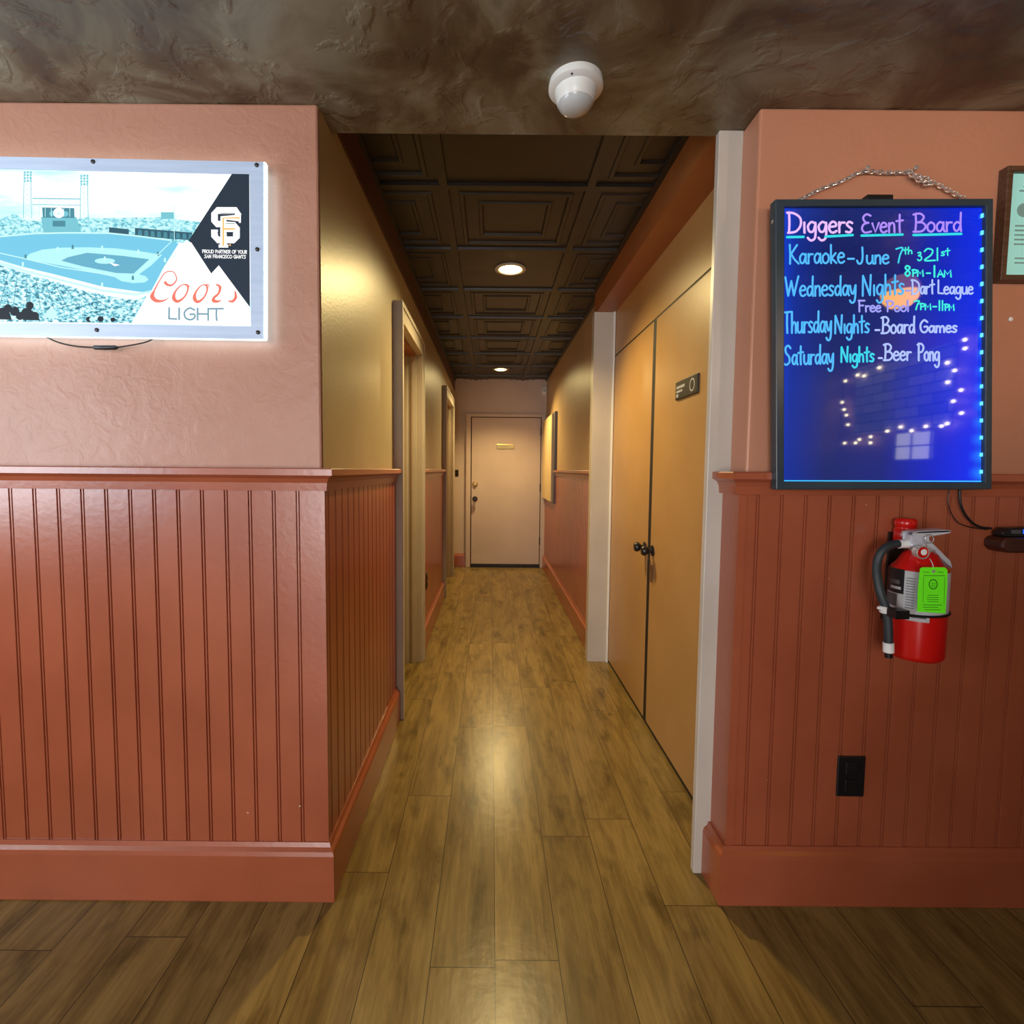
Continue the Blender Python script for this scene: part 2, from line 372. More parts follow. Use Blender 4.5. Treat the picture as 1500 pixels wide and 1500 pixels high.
# ---- beadboard, rails, baseboards
def bead_profile(length, start):
    pts = [(0, 0)]; p = .067; s = start
    while s < length-.012:
        for d, o in ((-.006, 0), (-.0045, -.005), (-.003, -.005), (-.0015, -.0005), (.0015, -.0005), (.003, -.005), (.0045, -.005), (.006, 0)):
            pts.append((s+d, o))
        s += p
    pts.append((length, 0)); return pts
def beadboard(p0, p1, z0, z1, thick, start):
    p0, p1 = Vector(p0), Vector(p1); d = (p1-p0).normalized(); nrm = Vector((d.y, -d.x)); L = (p1-p0).length
    b = bmesh.new(); A = []; B = []
    for s, o in bead_profile(L, start):
        q = p0+d*s+nrm*(thick+o); A.append(b.verts.new((q.x, q.y, z0))); B.append(b.verts.new((q.x, q.y, z1)))
    for i in range(len(A)-1): b.faces.new((A[i], A[i+1], B[i+1], B[i]))
    e = [b.verts.new((p.x, p.y, z)) for p, z in ((p0, z0), (p1, z0), (p1, z1), (p0, z1))]
    b.faces.new((e[0], A[0], B[0], e[3])); b.faces.new((A[-1], e[1], e[2], B[-1]))
    b.faces.new([e[0], e[1]]+A[::-1]); b.faces.new([e[3]]+B+[e[2]])
    return b
ZR0, ZR1, ZBB = 1.197, 1.26, .172
def bb(name, wall, p0, p1, start, thick=.010):
    o = link(name, beadboard(p0, p1, ZBB-.02, ZR0+.01, thick, start), MT['wains'], recalc=False)
    o.parent = wall; o['kind'] = 'structure'; return o
bl = bb('beadboard', wl, (RX0, YW), (XL+.010, YW), (3.2-.554)%.067)
wh = bpy.data.objects['wall_hall_left']; whr = bpy.data.objects['wall_hall_right']
bb('beadboard', wh, (XL, YW-.008), (XL, 2.482), .03)
bb('beadboard', wh, (XL, 3.318), (XL, 4.922), .03)
bb('beadboard', wr, (.715, 1.52), (.715, YW-.012), .2, .022)
bb('beadboard', wr, (.695, YW), (RX1, YW), (1104-1083)/521.0+.012)
bb('beadboard', whr, (XR, YE), (XR, 3.362), .03)
rail = [(0, ZR0), (.018, ZR0), (.020, ZR0+.022), (.026, ZR0+.034), (.040, ZR0+.043), (.040, ZR1-.003), (.037, ZR1), (0, ZR1)]
base = [(0, 0), (.028, 0), (.030, .004), (.030, .140), (.027, .152), (.018, .160), (.014, ZBB), (0, ZBB)]
def sw(name, prof, path, m, label, cat='trim'):
    return struct(name, sweep(bmesh.new(), prof, path), m, label, cat)
G = .0095
sw('trim_1', rail, [(RX0, YW), (XL, YW), (XL, 2.48)], MT['wains'], 'terracotta chair rail wrapping the corner left of the hallway')
sw('trim_2', rail, [(XL, 3.32), (XL, 4.92)], MT['wains'], 'short chair rail between the two left hallway doorways')
rail_r = [(o+.010, z) if o > 0 else (o, z) for o, z in rail]
sw('trim_3', rail, [(.700, 1.52), (.700, YW), (RX1, YW)], MT['wains'], 'terracotta chair rail right of the hallway opening')
sw('trim_4', rail, [(XR, 5.43), (XR, 3.36)], MT['wains'], 'chair rail on the right hallway wall')
sw('baseboard_left', base, [(RX0, YW), (XL, YW), (XL, 2.48)], MT['wains'], 'terracotta baseboard wrapping the corner left of the hallway', 'baseboard')
sw('baseboard_hall_left', base, [(XL, 3.32), (XL, 4.92)], MT['wains'], 'baseboard between the two left hallway doorways', 'baseboard')
sw('baseboard_right', base, [(.700, 1.52), (.700, YW), (RX1, YW)], MT['wains'], 'terracotta baseboard right of the hallway opening', 'baseboard')
sw('baseboard_hall_right', base, [(XR, YE), (XR, 3.36)], MT['wains'], 'terracotta baseboard on the right hallway wall', 'baseboard')
sw('baseboard_end', base, [(XL, YE), (-.325, YE)], MT['wains'], 'short baseboard left of the far door', 'baseboard')
struct('trim_5', box((XL, 1.548, 2.268), (XL+.008, YE, ZH)), MT['band'], 'dark brown band along the top of the left hallway wall', 'trim')

# ---- right-hand jambs and header over the double doors
b = bmesh.new(); bx(b, (.645, 1.52, 0), (.716, 1.545, ZB)); struct('trim_6', b, MT['casing'], 'pale jamb board at the near end of the double doors', 'trim', bevel=.003)
b = bmesh.new(); bx(b, (.645, 3.285, 0), (.79, 3.36, 2.262)); bx(b, (.766, 3.272, 0), (.778, 3.286, 2.262), 1)
struct('trim_7', b, [MT['casing'], MT['white']], 'pale jamb with a white edge strip at the far end of the double doors', 'trim', bevel=.002)
struct('trim_8', box((.66, 1.545, 2.26), (.86, 3.36, ZH+.02)), MT['header'], 'orange-brown header beam above the double doors', 'trim')

# ---- left doorways
def casing(name, ya, yb, label):
    b = bmesh.new(); wc = .065; x0, x1 = XL-.001, XL+.040
    bx(b, (x0, ya-wc, 0), (x1, ya, DOORZ+.09)); bx(b, (x0, yb, 0), (x1, yb+wc, DOORZ+.09)); bx(b, (x0, ya, DOORZ), (x1, yb, DOORZ+.09))
    # raised outer moulding
    bx(b, (x1, ya-wc, 0), (x1+.006, ya-wc+.022, DOORZ+.09)); bx(b, (x1, yb+wc-.022, 0), (x1+.006, yb+wc, DOORZ+.09)); bx(b, (x1, ya-wc+.022, DOORZ+.066), (x1+.006, yb+wc-.022, DOORZ+.09))
    # stops inside the opening
    for y, s in ((ya, 1), (yb, -1)):
        bx(b, (XL-.145, y, 0), (XL-.001, y+s*.012, DOORZ)); bx(b, (XL-.10, y+s*.012, 0), (XL-.055, y+s*.026, DOORZ)); bx(b, (XL-.03, y+s*.012, 0), (XL-.012, y+s*.020, DOORZ))
    return struct(name, b, MT['casing'], label, 'trim', bevel=.0015)
casing('trim_9', 2.55, 3.25, 'pale door casing of the near left hallway doorway')
casing('trim_10', 5.0, 5.9, 'pale door casing of the far left hallway doorway')
for n, ya, yb, lb in (('door_4', 2.562, 3.238, 'tan door set back in the near left doorway'), ('door_5', 5.012, 5.888, 'tan door set back in the far left doorway')):
    d = struct(n, box((XL-.15, ya, .006), (XL-.112, yb, DOORZ-.003)), MT['door'], lb, 'door')
    k = lathe(bmesh.new(), [(.012, 0), (.012, .03), (.026, .04), (.028, .055), (.018, .066), (0, .068)], (XL-.112, ya+.07, .9), (1, 0, 0), 20)
    link('door_knob', k, MT['darkmetal'], d, 40)
b = bmesh.new(); bx(b, (XL-.14, 2.55, DOORZ-.002), (XL-.005, 3.25, DOORZ-.012)); bx(b, (XL-.14, 5.0, DOORZ-.002), (XL-.005, 5.9, DOORZ-.012))
struct('trim_11', b, MT['header'], 'brown head jambs of the left doorways', 'trim')

# ---- double doors
def leaf(n, ya, yb, ky, lb):
    d = struct(n, box((.78, ya, .018), (.82, yb, 1.981)), MT['door'], lb, 'door', bevel=.002)
    k = lathe(bmesh.new(), [(.026, 0), (.026, .005), (.011, .008), (.011, .022), (.019, .027), (.024, .036), (.025, .044), (.020, .053), (0, .056)], (.78, ky, .878), (-1, 0, 0), 24)
    link('door_knob', k, MT['black'], d, 40); return d
d2 = leaf('door_2', 1.56, 2.462, 2.425, 'near leaf of the tan double doors with a black sign plate')
d3 = leaf('door_3', 2.508, 3.284, 2.548, 'far leaf of the tan double doors')
b = box((.7815, 2.460, 0), (.812, 2.510, 1.99)); bx(b, (.782, 1.55, 0), (.815, 3.285, .019)); bx(b, (.782, 1.55, 1.980), (.815, 3.285, 1.991))
struct('trim_12', b, MT['gap'], 'dark gap around and between the double doors', 'trim')
# brown shape put in for the shadow under the near knob
b = bmesh.new(); tube(b, [(.745, 2.425, .856), (.768, 2.422, .835), (.772, 2.42, .81)], .0015, 6)
prism(b, [(2.412, .81), (2.428, .81), (2.432, .79), (2.428, .735), (2.420, .725), (2.412, .735), (2.408, .79)], 'x', .771, .776)
link('knob_shadow', b, MT['knobshadow'], d2)
# sign plate
b = bmesh.new(); bx(b, (.772, 1.936, 1.556), (.780, 2.166, 1.632)); pl = link('sign_plate', b, MT['black'], d2, bevel=.004)
pl['label'] = 'black sign plate with pale symbols'
b = bmesh.new()
bx(b, (.7712, 2.062, 1.600), (.7722, 2.150, 1.611)); bx(b, (.7712, 2.085, 1.584), (.7722, 2.150, 1.593)); bx(b, (.7712, 2.128, 1.566), (.7722, 2.150, 1.578))
for k in range(24):
    t0, t1 = 2*PI*k/24, 2*PI*(k+1)/24
    vs = [b.verts.new((.7715, 1.985+r*math.cos(t), 1.594+r*math.sin(t))) for r, t in ((.026, t0), (.026, t1), (.019, t1), (.019, t0))]; b.faces.new(vs)
link('plate_symbol', b, MT['labelgrey'], pl)

# ---- far door
d1 = struct('door_1', box((-.250, YE-.030, .016), (.628, YE-.004, 1.920)), MT['endwall'], 'taupe steel door closing the far end of the hallway', 'door', bevel=.002)
b = bmesh.new(); bx(b, (-.320, YE-.045, 0), (-.262, YE, 1.968)); bx(b, (.638, YE-.045, 0), (.694, YE, 1.968)); bx(b, (-.262, YE-.045, 1.930), (.638, YE, 1.968))
struct('trim_13', b, MT['endwall'], 'taupe frame around the far door', 'trim', bevel=.003)
struct('trim_14', box((-.262, YE-.060, 0), (.638, YE, .014)), MT['darkmetal'], 'dark threshold under the far door', 'trim')
link('door_sweep', box((-.248, YE-.036, .018), (.626, YE-.030, .045)), MT['darkmetal'], d1)
struct('trim_15', box((-.262, YE-.012, 0), (.638, YE-.001, 1.93)), MT['gap'])
Yd = YE-.030
k = lathe(bmesh.new(), [(.034, 0), (.034, .006), (.024, .014), (.022, .022), (0, .024)], (-.204, Yd, 1.074), (0, -1, 0), 24); link('deadbolt', k, MT['brass'], d1, 40)
k = lathe(bmesh.new(), [(.034, 0), (.034, .006), (.014, .010), (.014, .034), (.026, .044), (.030, .056), (.024, .068), (0, .070)], (-.204, Yd, .884), (0, -1, 0), 24); link('door_knob', k, MT['darkmetal'], d1, 40)
b = box((.070, Yd-.006, 1.524), (.290, Yd, 1.584)); link('name_plate', b, MT['brass'], d1, bevel=.004)
for z in (1.70, .985, .30):
    b = lathe(bmesh.new(), [(.009, 0), (.009, .10)], (.633, Yd-.008, z), seg=10); link('hinge', b, MT['darkmetal'], d1, 40)

# ---- small hallway things
o = thing('light_switch', 'small brown switch on the end wall left of the far door', 'switch', (-.440, YE, 1.20))
link('cover_plate', box((-.462, YE-.006, 1.17), (-.418, YE, 1.255)), MT['darkmetal'], o, bevel=.002); link('toggle', box((-.446, YE-.014, 1.205), (-.434, YE-.006, 1.222)), MT['darkmetal'], o)
o = thing('motion_sensor', 'small white motion sensor high beside the corner above the far door', 'sensor', (.665, YE, 2.22))
b = bmesh.new(); prism(b, [(YE, 2.21), (YE-.03, 2.215), (YE-.045, 2.245), (YE-.045, 2.285), (YE-.03, 2.312), (YE, 2.312)], 'x', .636, .694); link('housing', b, MT['white'], o, bevel=.006)
b = bmesh.new(); bx(b, (.648, YE-.048, 2.25), (.682, YE-.044, 2.28)); link('sensor_lens', b, MT['labelgrey'], o)
o = thing('wall_board', 'flat cream board with a grey edge on the right hallway wall', 'board', (XR, 6.0, .90))
link('backing', box((.672, 5.44, .90), (XR, 6.50, 1.885)), MT['greypanel'], o, bevel=.003); link('board_face', box((.650, 5.53, .915), (.672, 6.48, 1.868)), MT['panelface'], o, bevel=.002)
def outlet(name_loc, label, axis):
    x, y, z = name_loc; o = thing('wall_outlet', label, 'outlet', name_loc)
    if axis == 'y':
        link('cover_plate', box((x-.040, y-.006, z-.06), (x+.040, y, z+.06)), MT['black'], o, bevel=.003)
        for s in (-.026, .026):
            r = link('receptacle', box((x-.018, y-.009, z+s-.017), (x+.018, y-.005, z+s+.017)), MT['black'], o, bevel=.004)
            b = bmesh.new()
            for dx in (-.007, .007): bx(b, (x+dx-.0012, y-.0096, z+s-.002), (x+dx+.0012, y-.0088, z+s+.008))
            bx(b, (x-.002, y-.0096, z+s-.011), (x+.002, y-.0088, z+s-.007)); link('slots', b, MT['gap'], r)
    else:
        link('cover_plate', box((x, y-.04, z-.06), (x+.006, y+.04, z+.06)), MT['darkmetal'], o, bevel=.003)
        for s in (-.026, .026): link('receptacle', box((x+.005, y-.018, z+s-.017), (x+.009, y+.018, z+s+.017)), MT['black'], o, bevel=.004)
outlet((1.046, YW-.010, .385), 'black wall outlet on the beadboard below the event board', 'y')
outlet((XL+.010, 3.66, .45), 'dark wall outlet low on the left hallway wall between the doorways', 'x')

# ---- recessed lamps
def can(y, label, power, nm):
    o = thing('recessed_light', label, 'ceiling light', (.10, y, ZH+.012), 'recessed lights in the hallway ceiling')
    z = ZH+.012
    b = lathe(bmesh.new(), [(.086, 0), (.088, -.006), (.080, -.010), (.068, -.008), (.064, 0)], (.10, y, z)); link('trim_ring', b, MT['casing'], o, 50)
    b = lathe(bmesh.new(), [(.064, -.003), (.055, -.010), (.03, -.018), (0, -.021)], (.10, y, z)); link('lamp', b, MT['lens'], o, 60)
    l = spot(nm, (.10, y, z-.05), power, CAN_COL, 138, .85); l.rotation_euler = (math.radians(-16), 0, 0)
can(2.97, 'lit recessed ceiling light nearest the hallway opening', CAN_W[0], 'can_light_near')
can(5.86, 'lit recessed ceiling light close to the far door', CAN_W[1], 'can_light_far')

# ---- dome camera
o = thing('dome_camera', 'white dome security camera on the mottled ceiling above the opening', 'camera', (.205, 1.345, ZB))
cc = (.205, 1.345, ZB); dn = (0, 0, -1)
link('mounting_ring', lathe(bmesh.new(), [(.066, 0), (.068, .010), (.068, .018), (.062, .022), (.050, .024)], cc, dn, 48), MT['white'], o, 35)
link('housing', lathe(bmesh.new(), [(.053, .020), (.052, .026), (.049, .042), (.046, .050), (.044, .053)], cc, dn, 48), MT['white'], o, 35)
link('dome_cover', lathe(bmesh.new(), [(.0445, .051), (.041, .060), (.032, .068), (.018, .073), (0, .075)], cc, dn, 48), paint('smoked_dome', lin(196, 198, 198), lin(186, 188, 188), .15), o, 60)
for a in (2.2, 4.4):
    b = lathe(bmesh.new(), [(.003, .0), (.003, .0015)], (.205+.060*math.cos(a), 1.345+.060*math.sin(a), ZB-.0215), dn, 10)
    link('screw', b, MT['darkscrew'], o)

# ------------------------------------------------------------------ flat artwork helpers (plane y = const, facing the viewer)
def poly_on(b, pts, y, mi=0, off=0):
    vs = [b.verts.new(at(u, v, y)-Vector((0, off, 0))) for u, v in pts]
    f = b.faces.new(vs); f.material_index = mi; f.normal_update()
    if f.normal.y > 0: f.normal_flip()
    return f
def crom(P, n=6):
    P = [Vector((p[0], p[1], 0)) for p in P]
    return [(q.x, q.y) for q in smooth_path(P, n)] if len(P) > 2 else [(p.x, p.y) for p in P]
def ribbon(b, pts, wd, y, mi=0, off=0, caps=True):     # stroke of width wd (px) along pixel points
    n = len(pts); W = wd if isinstance(wd, (list, tuple)) else [wd]*n
    Lr = []
    for i in range(n):
        a = pts[max(i-1, 0)]; c = pts[min(i+1, n-1)]; dx, dy = c[0]-a[0], c[1]-a[1]; l = math.hypot(dx, dy) or 1
        nx, ny = -dy/l, dx/l; h = W[i]/2
        Lr.append(((pts[i][0]+nx*h, pts[i][1]+ny*h), (pts[i][0]-nx*h, pts[i][1]-ny*h)))
    V = [[b.verts.new(at(p[0], p[1], y)-Vector((0, off, 0))) for p in q] for q in Lr]
    fs = []
    for i in range(n-1): fs.append(b.faces.new((V[i][0], V[i][1], V[i+1][1], V[i+1][0])))
    if caps:
        for i, s in ((0, 0), (n-1, 1)):
            h = W[i]/2
            if h < .15: continue
            cx, cy = pts[i]; k = 10
            fs.append(b.faces.new([b.verts.new(at(cx+h*math.cos(2*PI*t/k), cy+h*math.sin(2*PI*t/k), y)-Vector((0, off+.0001, 0))) for t in range(k)]))
    for f in fs:
        f.material_index = mi; f.normal_update()
        if f.normal.y > 0: f.normal_flip()

# ---- handwriting: strokes in units of the cap height (baseline 0, up positive); width first
GL = {
 'D': (.80, [[(.10,1),(.12,.5),(.10,.02)], [(0,.98),(.35,.95),(.68,.72),(.70,.35),(.45,.06),(.05,0)]]),
 'i': (.22, [[(.1,.50),(.1,.25),(.11,0)]]),
 'g': (.56, [[(.45,.45),(.25,.52),(.07,.32),(.15,.06),(.35,.08),(.46,.42)], [(.46,.48),(.47,.05),(.42,-.28),(.22,-.38),(.06,-.25)]]),
 'e': (.50, [[(.06,.28),(.40,.32),(.38,.48),(.20,.52),(.05,.30),(.12,.06),(.28,0),(.44,.08)]]),
 'r': (.40, [[(.08,.50),(.09,0)], [(.09,.30),(.18,.47),(.36,.48)]]),
 's': (.42, [[(.36,.46),(.20,.52),(.08,.40),(.20,.27),(.34,.16),(.24,.01),(.04,.04)]]),
 'E': (.62, [[(.55,.92),(.30,1.0),(.10,.82),(.22,.58),(.42,.54)], [(.42,.54),(.14,.46),(.03,.22),(.20,.01),(.58,.06)]]),
 'v': (.48, [[(.04,.50),(.22,.02),(.44,.52)]]),
 'n': (.50, [[(.08,.50),(.08,0)], [(.08,.32),(.22,.50),(.38,.44),(.41,0)]]),
 't': (.44, [[(.23,.95),(.22,.3),(.24,0)], [(.02,.60),(.42,.64)]]),
 'B': (.70, [[(.12,1),(.14,.5),(.10,.0)], [(.0,.95),(.35,1.0),(.56,.82),(.42,.58),(.16,.52)], [(.16,.52),(.50,.50),(.66,.28),(.45,.04),(.0,.02)]]),
 'o': (.50, [[(.25,.52),(.07,.36),(.09,.10),(.26,0),(.43,.14),(.42,.40),(.25,.52)]]),
 'a': (.52, [[(.42,.42),(.24,.52),(.07,.32),(.13,.05),(.30,.06),(.42,.36)], [(.43,.50),(.43,.14),(.50,0)]]),
 'd': (.54, [[(.42,.40),(.24,.50),(.07,.30),(.14,.04),(.30,.06),(.42,.30)], [(.45,1.0),(.43,.4),(.46,0)]]),
 'K': (.66, [[(.08,1),(.11,.5),(.10,0)], [(.54,.98),(.14,.48)], [(.16,.52),(.36,.25),(.64,.0)]]),
 'k': (.48, [[(.08,.95),(.09,0)], [(.38,.52),(.11,.24)], [(.12,.26),(.42,0)]]),
 '-': (.40, [[(.04,.36),(.36,.36)]]),
 'J': (.60, [[(.36,1),(.38,.4),(.30,.06),(.12,.02),(.02,.20)]]),
 'u': (.52, [[(.06,.50),(.07,.12),(.22,.0),(.40,.16),(.42,.50)], [(.42,.50),(.43,.15),(.48,0)]]),
 '7': (.62, [[(.04,.92),(.58,.98),(.36,.5),(.22,0)]]),
 'h': (.50, [[(.08,1.0),(.08,0)], [(.08,.30),(.22,.50),(.38,.42),(.41,0)]]),
 '&': (.60, [[(.10,.88),(.40,.95),(.44,.72),(.16,.58),(.50,.48),(.52,.16),(.24,.02),(.06,.14)]]),
 '2': (.62, [[(.04,.76),(.22,.98),(.48,.84),(.40,.46),(.05,.03),(.62,.02)]]),
 '1': (.26, [[(.12,1.0),(.12,0)]]),
 '8': (.56, [[(.44,.86),(.24,.98),(.10,.78),(.28,.54),(.48,.28),(.28,.01),(.08,.24),(.28,.52),(.46,.76),(.42,.90)]]),
 'P': (.62, [[(.12,1.0),(.12,0)], [(.0,.92),(.36,.98),(.58,.78),(.44,.52),(.14,.48)]]),
 'M': (.80, [[(.06,0),(.10,1.0),(.38,.35),(.68,1.0),(.74,0)]]),
 'A': (.66, [[(.04,0),(.30,1.0),(.62,0)], [(.14,.36),(.52,.36)]]),
 'W': (1.0, [[(.02,.98),(.22,.02)], [(.22,.02),(.44,.78)], [(.44,.78),(.62,.04)], [(.62,.04),(.94,1.02)]]),
 'y': (.52, [[(.05,.50),(.14,.16),(.28,.10),(.42,.50)], [(.44,.52),(.42,-.02),(.34,-.32),(.16,-.38),(.04,-.26)]]),
 'N': (.74, [[(.08,0),(.10,1.0)], [(.10,1.0),(.56,.02)], [(.56,.02),(.62,1.02)]]),
 'L': (.54, [[(.10,1),(.09,.06)], [(.09,.06),(.50,.03)]]),
 'F': (.58, [[(.10,1.0),(.11,0)], [(.02,.97),(.55,.98)], [(.10,.54),(.44,.55)]]),
 'l': (.20, [[(.09,1),(.10,0)]]),
 'T': (.66, [[(.0,.97),(.68,1.0)], [(.34,.98),(.33,.4),(.36,0)]]),
 'S': (.66, [[(.58,.86),(.40,1.0),(.18,.88),(.22,.62),(.46,.42),(.50,.16),(.26,.0),(.0,.08)]]),
 'b': (.50, [[(.08,1),(.09,0)], [(.09,.30),(.26,.50),(.42,.30),(.32,.03),(.09,.06)]]),
 'G': (.66, [[(.58,.84),(.34,1.0),(.08,.66),(.12,.18),(.36,.0),(.58,.18),(.58,.46),(.36,.46)]]),
 'm': (.74, [[(.08,.50),(.08,0)], [(.08,.32),(.20,.50),(.34,.42),(.36,0)], [(.36,.32),(.50,.50),(.63,.42),(.66,0)]]),
 'p': (.52, [[(.09,.50),(.08,-.36)], [(.09,.36),(.28,.52),(.44,.28),(.30,.02),(.09,.08)]]),
 'O': (.8, [[(.4,1),(.1,.7),(.1,.3),(.4,0),(.7,.3),(.7,.7),(.4,1)]]),
 'I': (.2, [[(.1,1),(.1,0)]]),
 'H': (.7, [[(.08,1),(.08,0)], [(.62,1),(.62,0)], [(.08,.52),(.62,.52)]]),
 'U': (.7, [[(.08,1),(.08,.3),(.35,0),(.62,.3),(.62,1)]]),
 'R': (.66, [[(.1,1),(.1,0)], [(.1,.98),(.5,.95),(.55,.6),(.1,.5)], [(.25,.5),(.6,0)]]),
 'C': (.66, [[(.6,.85),(.35,1),(.1,.65),(.12,.25),(.36,0),(.6,.15)]]),
 'Y': (.66, [[(.04,1),(.34,.5)], [(.64,1),(.34,.5)], [(.34,.5),(.34,0)]]),
 ' ': (.40, []),
}
STRAIGHT = set('TLFKWNMAH-I1lYE' ) - set('E')
def write(b, text, u0, v0, u1, v1, cap, wd, y, mi=0, off=0):   # text from (u0, v0) to (u1, v1) along the baseline
    tot = sum(GL[c][0] for c in text); x = 0
    sc = (u1-u0)/tot
    for c in text:
        adv, st = GL[c]
        for s in st:
            pts = s if (c in 'WNMAKLTFHIYv1-' or len(s) < 3) else crom(s, 5)
            out = []
            for px, py in pts:
                U = u0+(x+px)*sc; out.append((U, v0+(v1-v0)*(U-u0)/(u1-u0)-py*cap))
            ribbon(b, out, wd, y, mi, off)
        x += adv

# ================================================================== lit stadium sign on the left
YS = 1.392
sg = thing('lit_sign', 'edge-lit silver-framed sign with a ballpark picture on the left plaster wall', 'sign', at(376, 490, YS))
def rect(u0, v0, u1, v1): return [(u0, v0), (u1, v0), (u1, v1), (u0, v1)]
UL = -330
def sl(u, v): return (u, v)
# corners of the outer frame, following the slight tilt seen in the photo
Tq = lambda u: 227+(235-227)/390*u; Bq = lambda u: 493+(499-493)/392*u
def slab(pts, ya, yb):
    b = bmesh.new(); A = [b.verts.new((at(u, v, YS).x, ya, at(u, v, YS).z)) for u, v in pts]; B = [b.verts.new((p.co.x, yb, p.co.z)) for p in A]
    b.faces.new(A); b.faces.new(B[::-1])
    for i in range(len(A)): b.faces.new((A[i], B[i], B[(i+1)%len(A)], A[(i+1)%len(A)]))
    return b
outer = [(UL, Tq(UL)+1), (387.5, Tq(388)+1), (389.5, Tq(391)+4), (389.5, Bq(391)-3), (387.5, Bq(388)-1), (UL, Bq(UL)-1)]
m_edge = glow('lit_acrylic_edge', lin(200, 240, 255), 5, .2)
link('acrylic_slab', slab(outer, YS+.004, YS+.010), m_edge, sg)
link('back_box', slab([(UL+14, Tq(UL)+14), (376, Tq(376)+14), (376, Bq(376)-14), (UL+14, Bq(UL)-14)], YS+.010, YW), MT['steel'], sg)
ins = 2.2
fr_out = [(UL+ins, Tq(UL)+ins), (388-ins, Tq(388)+ins), (388-ins, Bq(388)-ins), (UL+ins, Bq(UL)-ins)]
fr_in = [(UL+24, 240), (365.5, 255), (367.5, 478), (UL+24, 468)]
b = bmesh.new()
for a0, b0, s in ((fr_out, fr_in, 0),):
    A = [at(u, v, YS) for u, v in a0]; B = [at(u, v, YS) for u, v in b0]
    for dy, fl in ((0, 0), (.004, 1)):
        va = [b.verts.new(p+Vector((0, dy, 0))) for p in A]; vb = [b.verts.new(p+Vector((0, dy, 0))) for p in B]
        if dy == 0: fa, fb = va, vb
        for i in range(4): b.faces.new((va[i], va[(i+1)%4], vb[(i+1)%4], vb[i]))
    for i in range(4):
        b.faces.new((fa[i], va[i], va[(i+1)%4], fa[(i+1)%4])); b.faces.new((fb[i], fb[(i+1)%4], vb[(i+1)%4], vb[i]))
link('frame', b, MT['alu'], sg)
for u, v in ((136.5, 237), (376, 242), (377, 365.5), (378, 487), (142, 483.5), (-104, 232), (-98, 479)):
    p = at(u, v, YS)
    s = link('screw', lathe(bmesh.new(), [(.0055, 0), (.0055, .002), (.004, .0035), (0, .004)], p, (0, -1, 0), 12), MT['darkscrew'], sg, 40)

# the lit picture (a flat print): flat tones, each a backlit ink
def crowd_mat(name, stops, scale, strength=1.0):
    m, nt, bb_ = nodes(name); bb_.inputs['Base Color'].default_value = (.02, .02, .02, 1); bb_.inputs['Specular IOR Level'].default_value = .1
    co = coords(nt, (1, 1, 1.7)); mp = nt.nodes.new('ShaderNodeMapping'); mp.inputs['Rotation'].default_value = (0, math.radians(28), 0); nt.links.new(co, mp.inputs[0])
    v = nn(nt, 'ShaderNodeTexNoise', Scale=scale, Detail=3, Roughness=.7); nt.links.new(mp.outputs[0], v.inputs['Vector'])
    c = ramp(nt, v.outputs[0], stops); nt.links.new(c, bb_.inputs['Emission Color']); bb_.inputs['Emission Strength'].default_value = strength
    return m
sky_m, nt, bb_ = nodes('printed_sky'); bb_.inputs['Base Color'].default_value = (.02, .02, .02, 1); bb_.inputs['Specular IOR Level'].default_value = .1
co = coords(nt, (3, 1, 14)); n_ = nn(nt, 'ShaderNodeTexNoise', Scale=1.3, Detail=4); nt.links.new(co, n_.inputs['Vector'])
nt.links.new(ramp(nt, n_.outputs[0], [(.30, lin(176, 250, 255)), (.42, lin(228, 255, 255)), (.52, lin(252, 255, 255))]), bb_.inputs['Emission Color']); bb_.inputs['Emission Strength'].default_value = 1.15
PM = [sky_m,                                                                                         # 0
      glow('print_grass', lin(118, 206, 236)), glow('print_dirt', lin(186, 250, 255)), glow('print_infield', lin(100, 178, 206)),   # 1 2 3
      crowd_mat('print_stands', [(.34, lin(80, 160, 180)), (.46, lin(150, 230, 242)), (.58, lin(210, 255, 255))], 95),               # 4
      crowd_mat('print_crowd', [(.37, lin(40, 104, 130)), (.45, lin(110, 192, 212)), (.51, lin(164, 242, 252)), (.60, lin(246, 255, 255))], 85),                        # 5
      glow('print_dark', lin(40, 92, 110)), glow('print_white', lin(255, 255, 255), 1.25),                                          # 6 7
      glow('print_night', lin(26, 44, 62)), glow('print_tower', lin(120, 200, 215)), glow('print_pale', lin(205, 255, 255)),        # 8 9 10
      glow('print_black', lin(8, 26, 44)), glow('print_red', lin(246, 124, 104)), glow('print_grey', lin(128, 166, 182)),            # 11 12 13
      glow('print_orange', lin(255, 196, 110), 1.05), glow('print_wall', lin(70, 140, 158))]                                       # 14 15
b = bmesh.new(); YP = YS+.003
lay = [0]
def pp(pts, mi):
    lay[0] += 1; poly_on(b, pts, YP, mi, .00002*lay[0])
XL_ = UL+24
pp([(XL_, 240), (366, 255), (368, 478.5), (XL_, 468)], 0)
pp([(XL_, 316), (0, 322), (20, 312), (36, 322), (80, 326), (130, 318), (160, 328), (200, 326), (290, 330), (290, 356), (0, 352), (XL_, 356)], 4)   # far stands
pp([(XL_, 338), (0, 336), (66, 326), (70, 338), (110, 322), (130, 324), (158, 340), (XL_, 346)], 4)
pp([(133, 320), (235, 318), (300, 326), (292, 350), (160, 336)], 4)
pp([(60, 318), (112, 318), (120, 342), (64, 342)], 9)
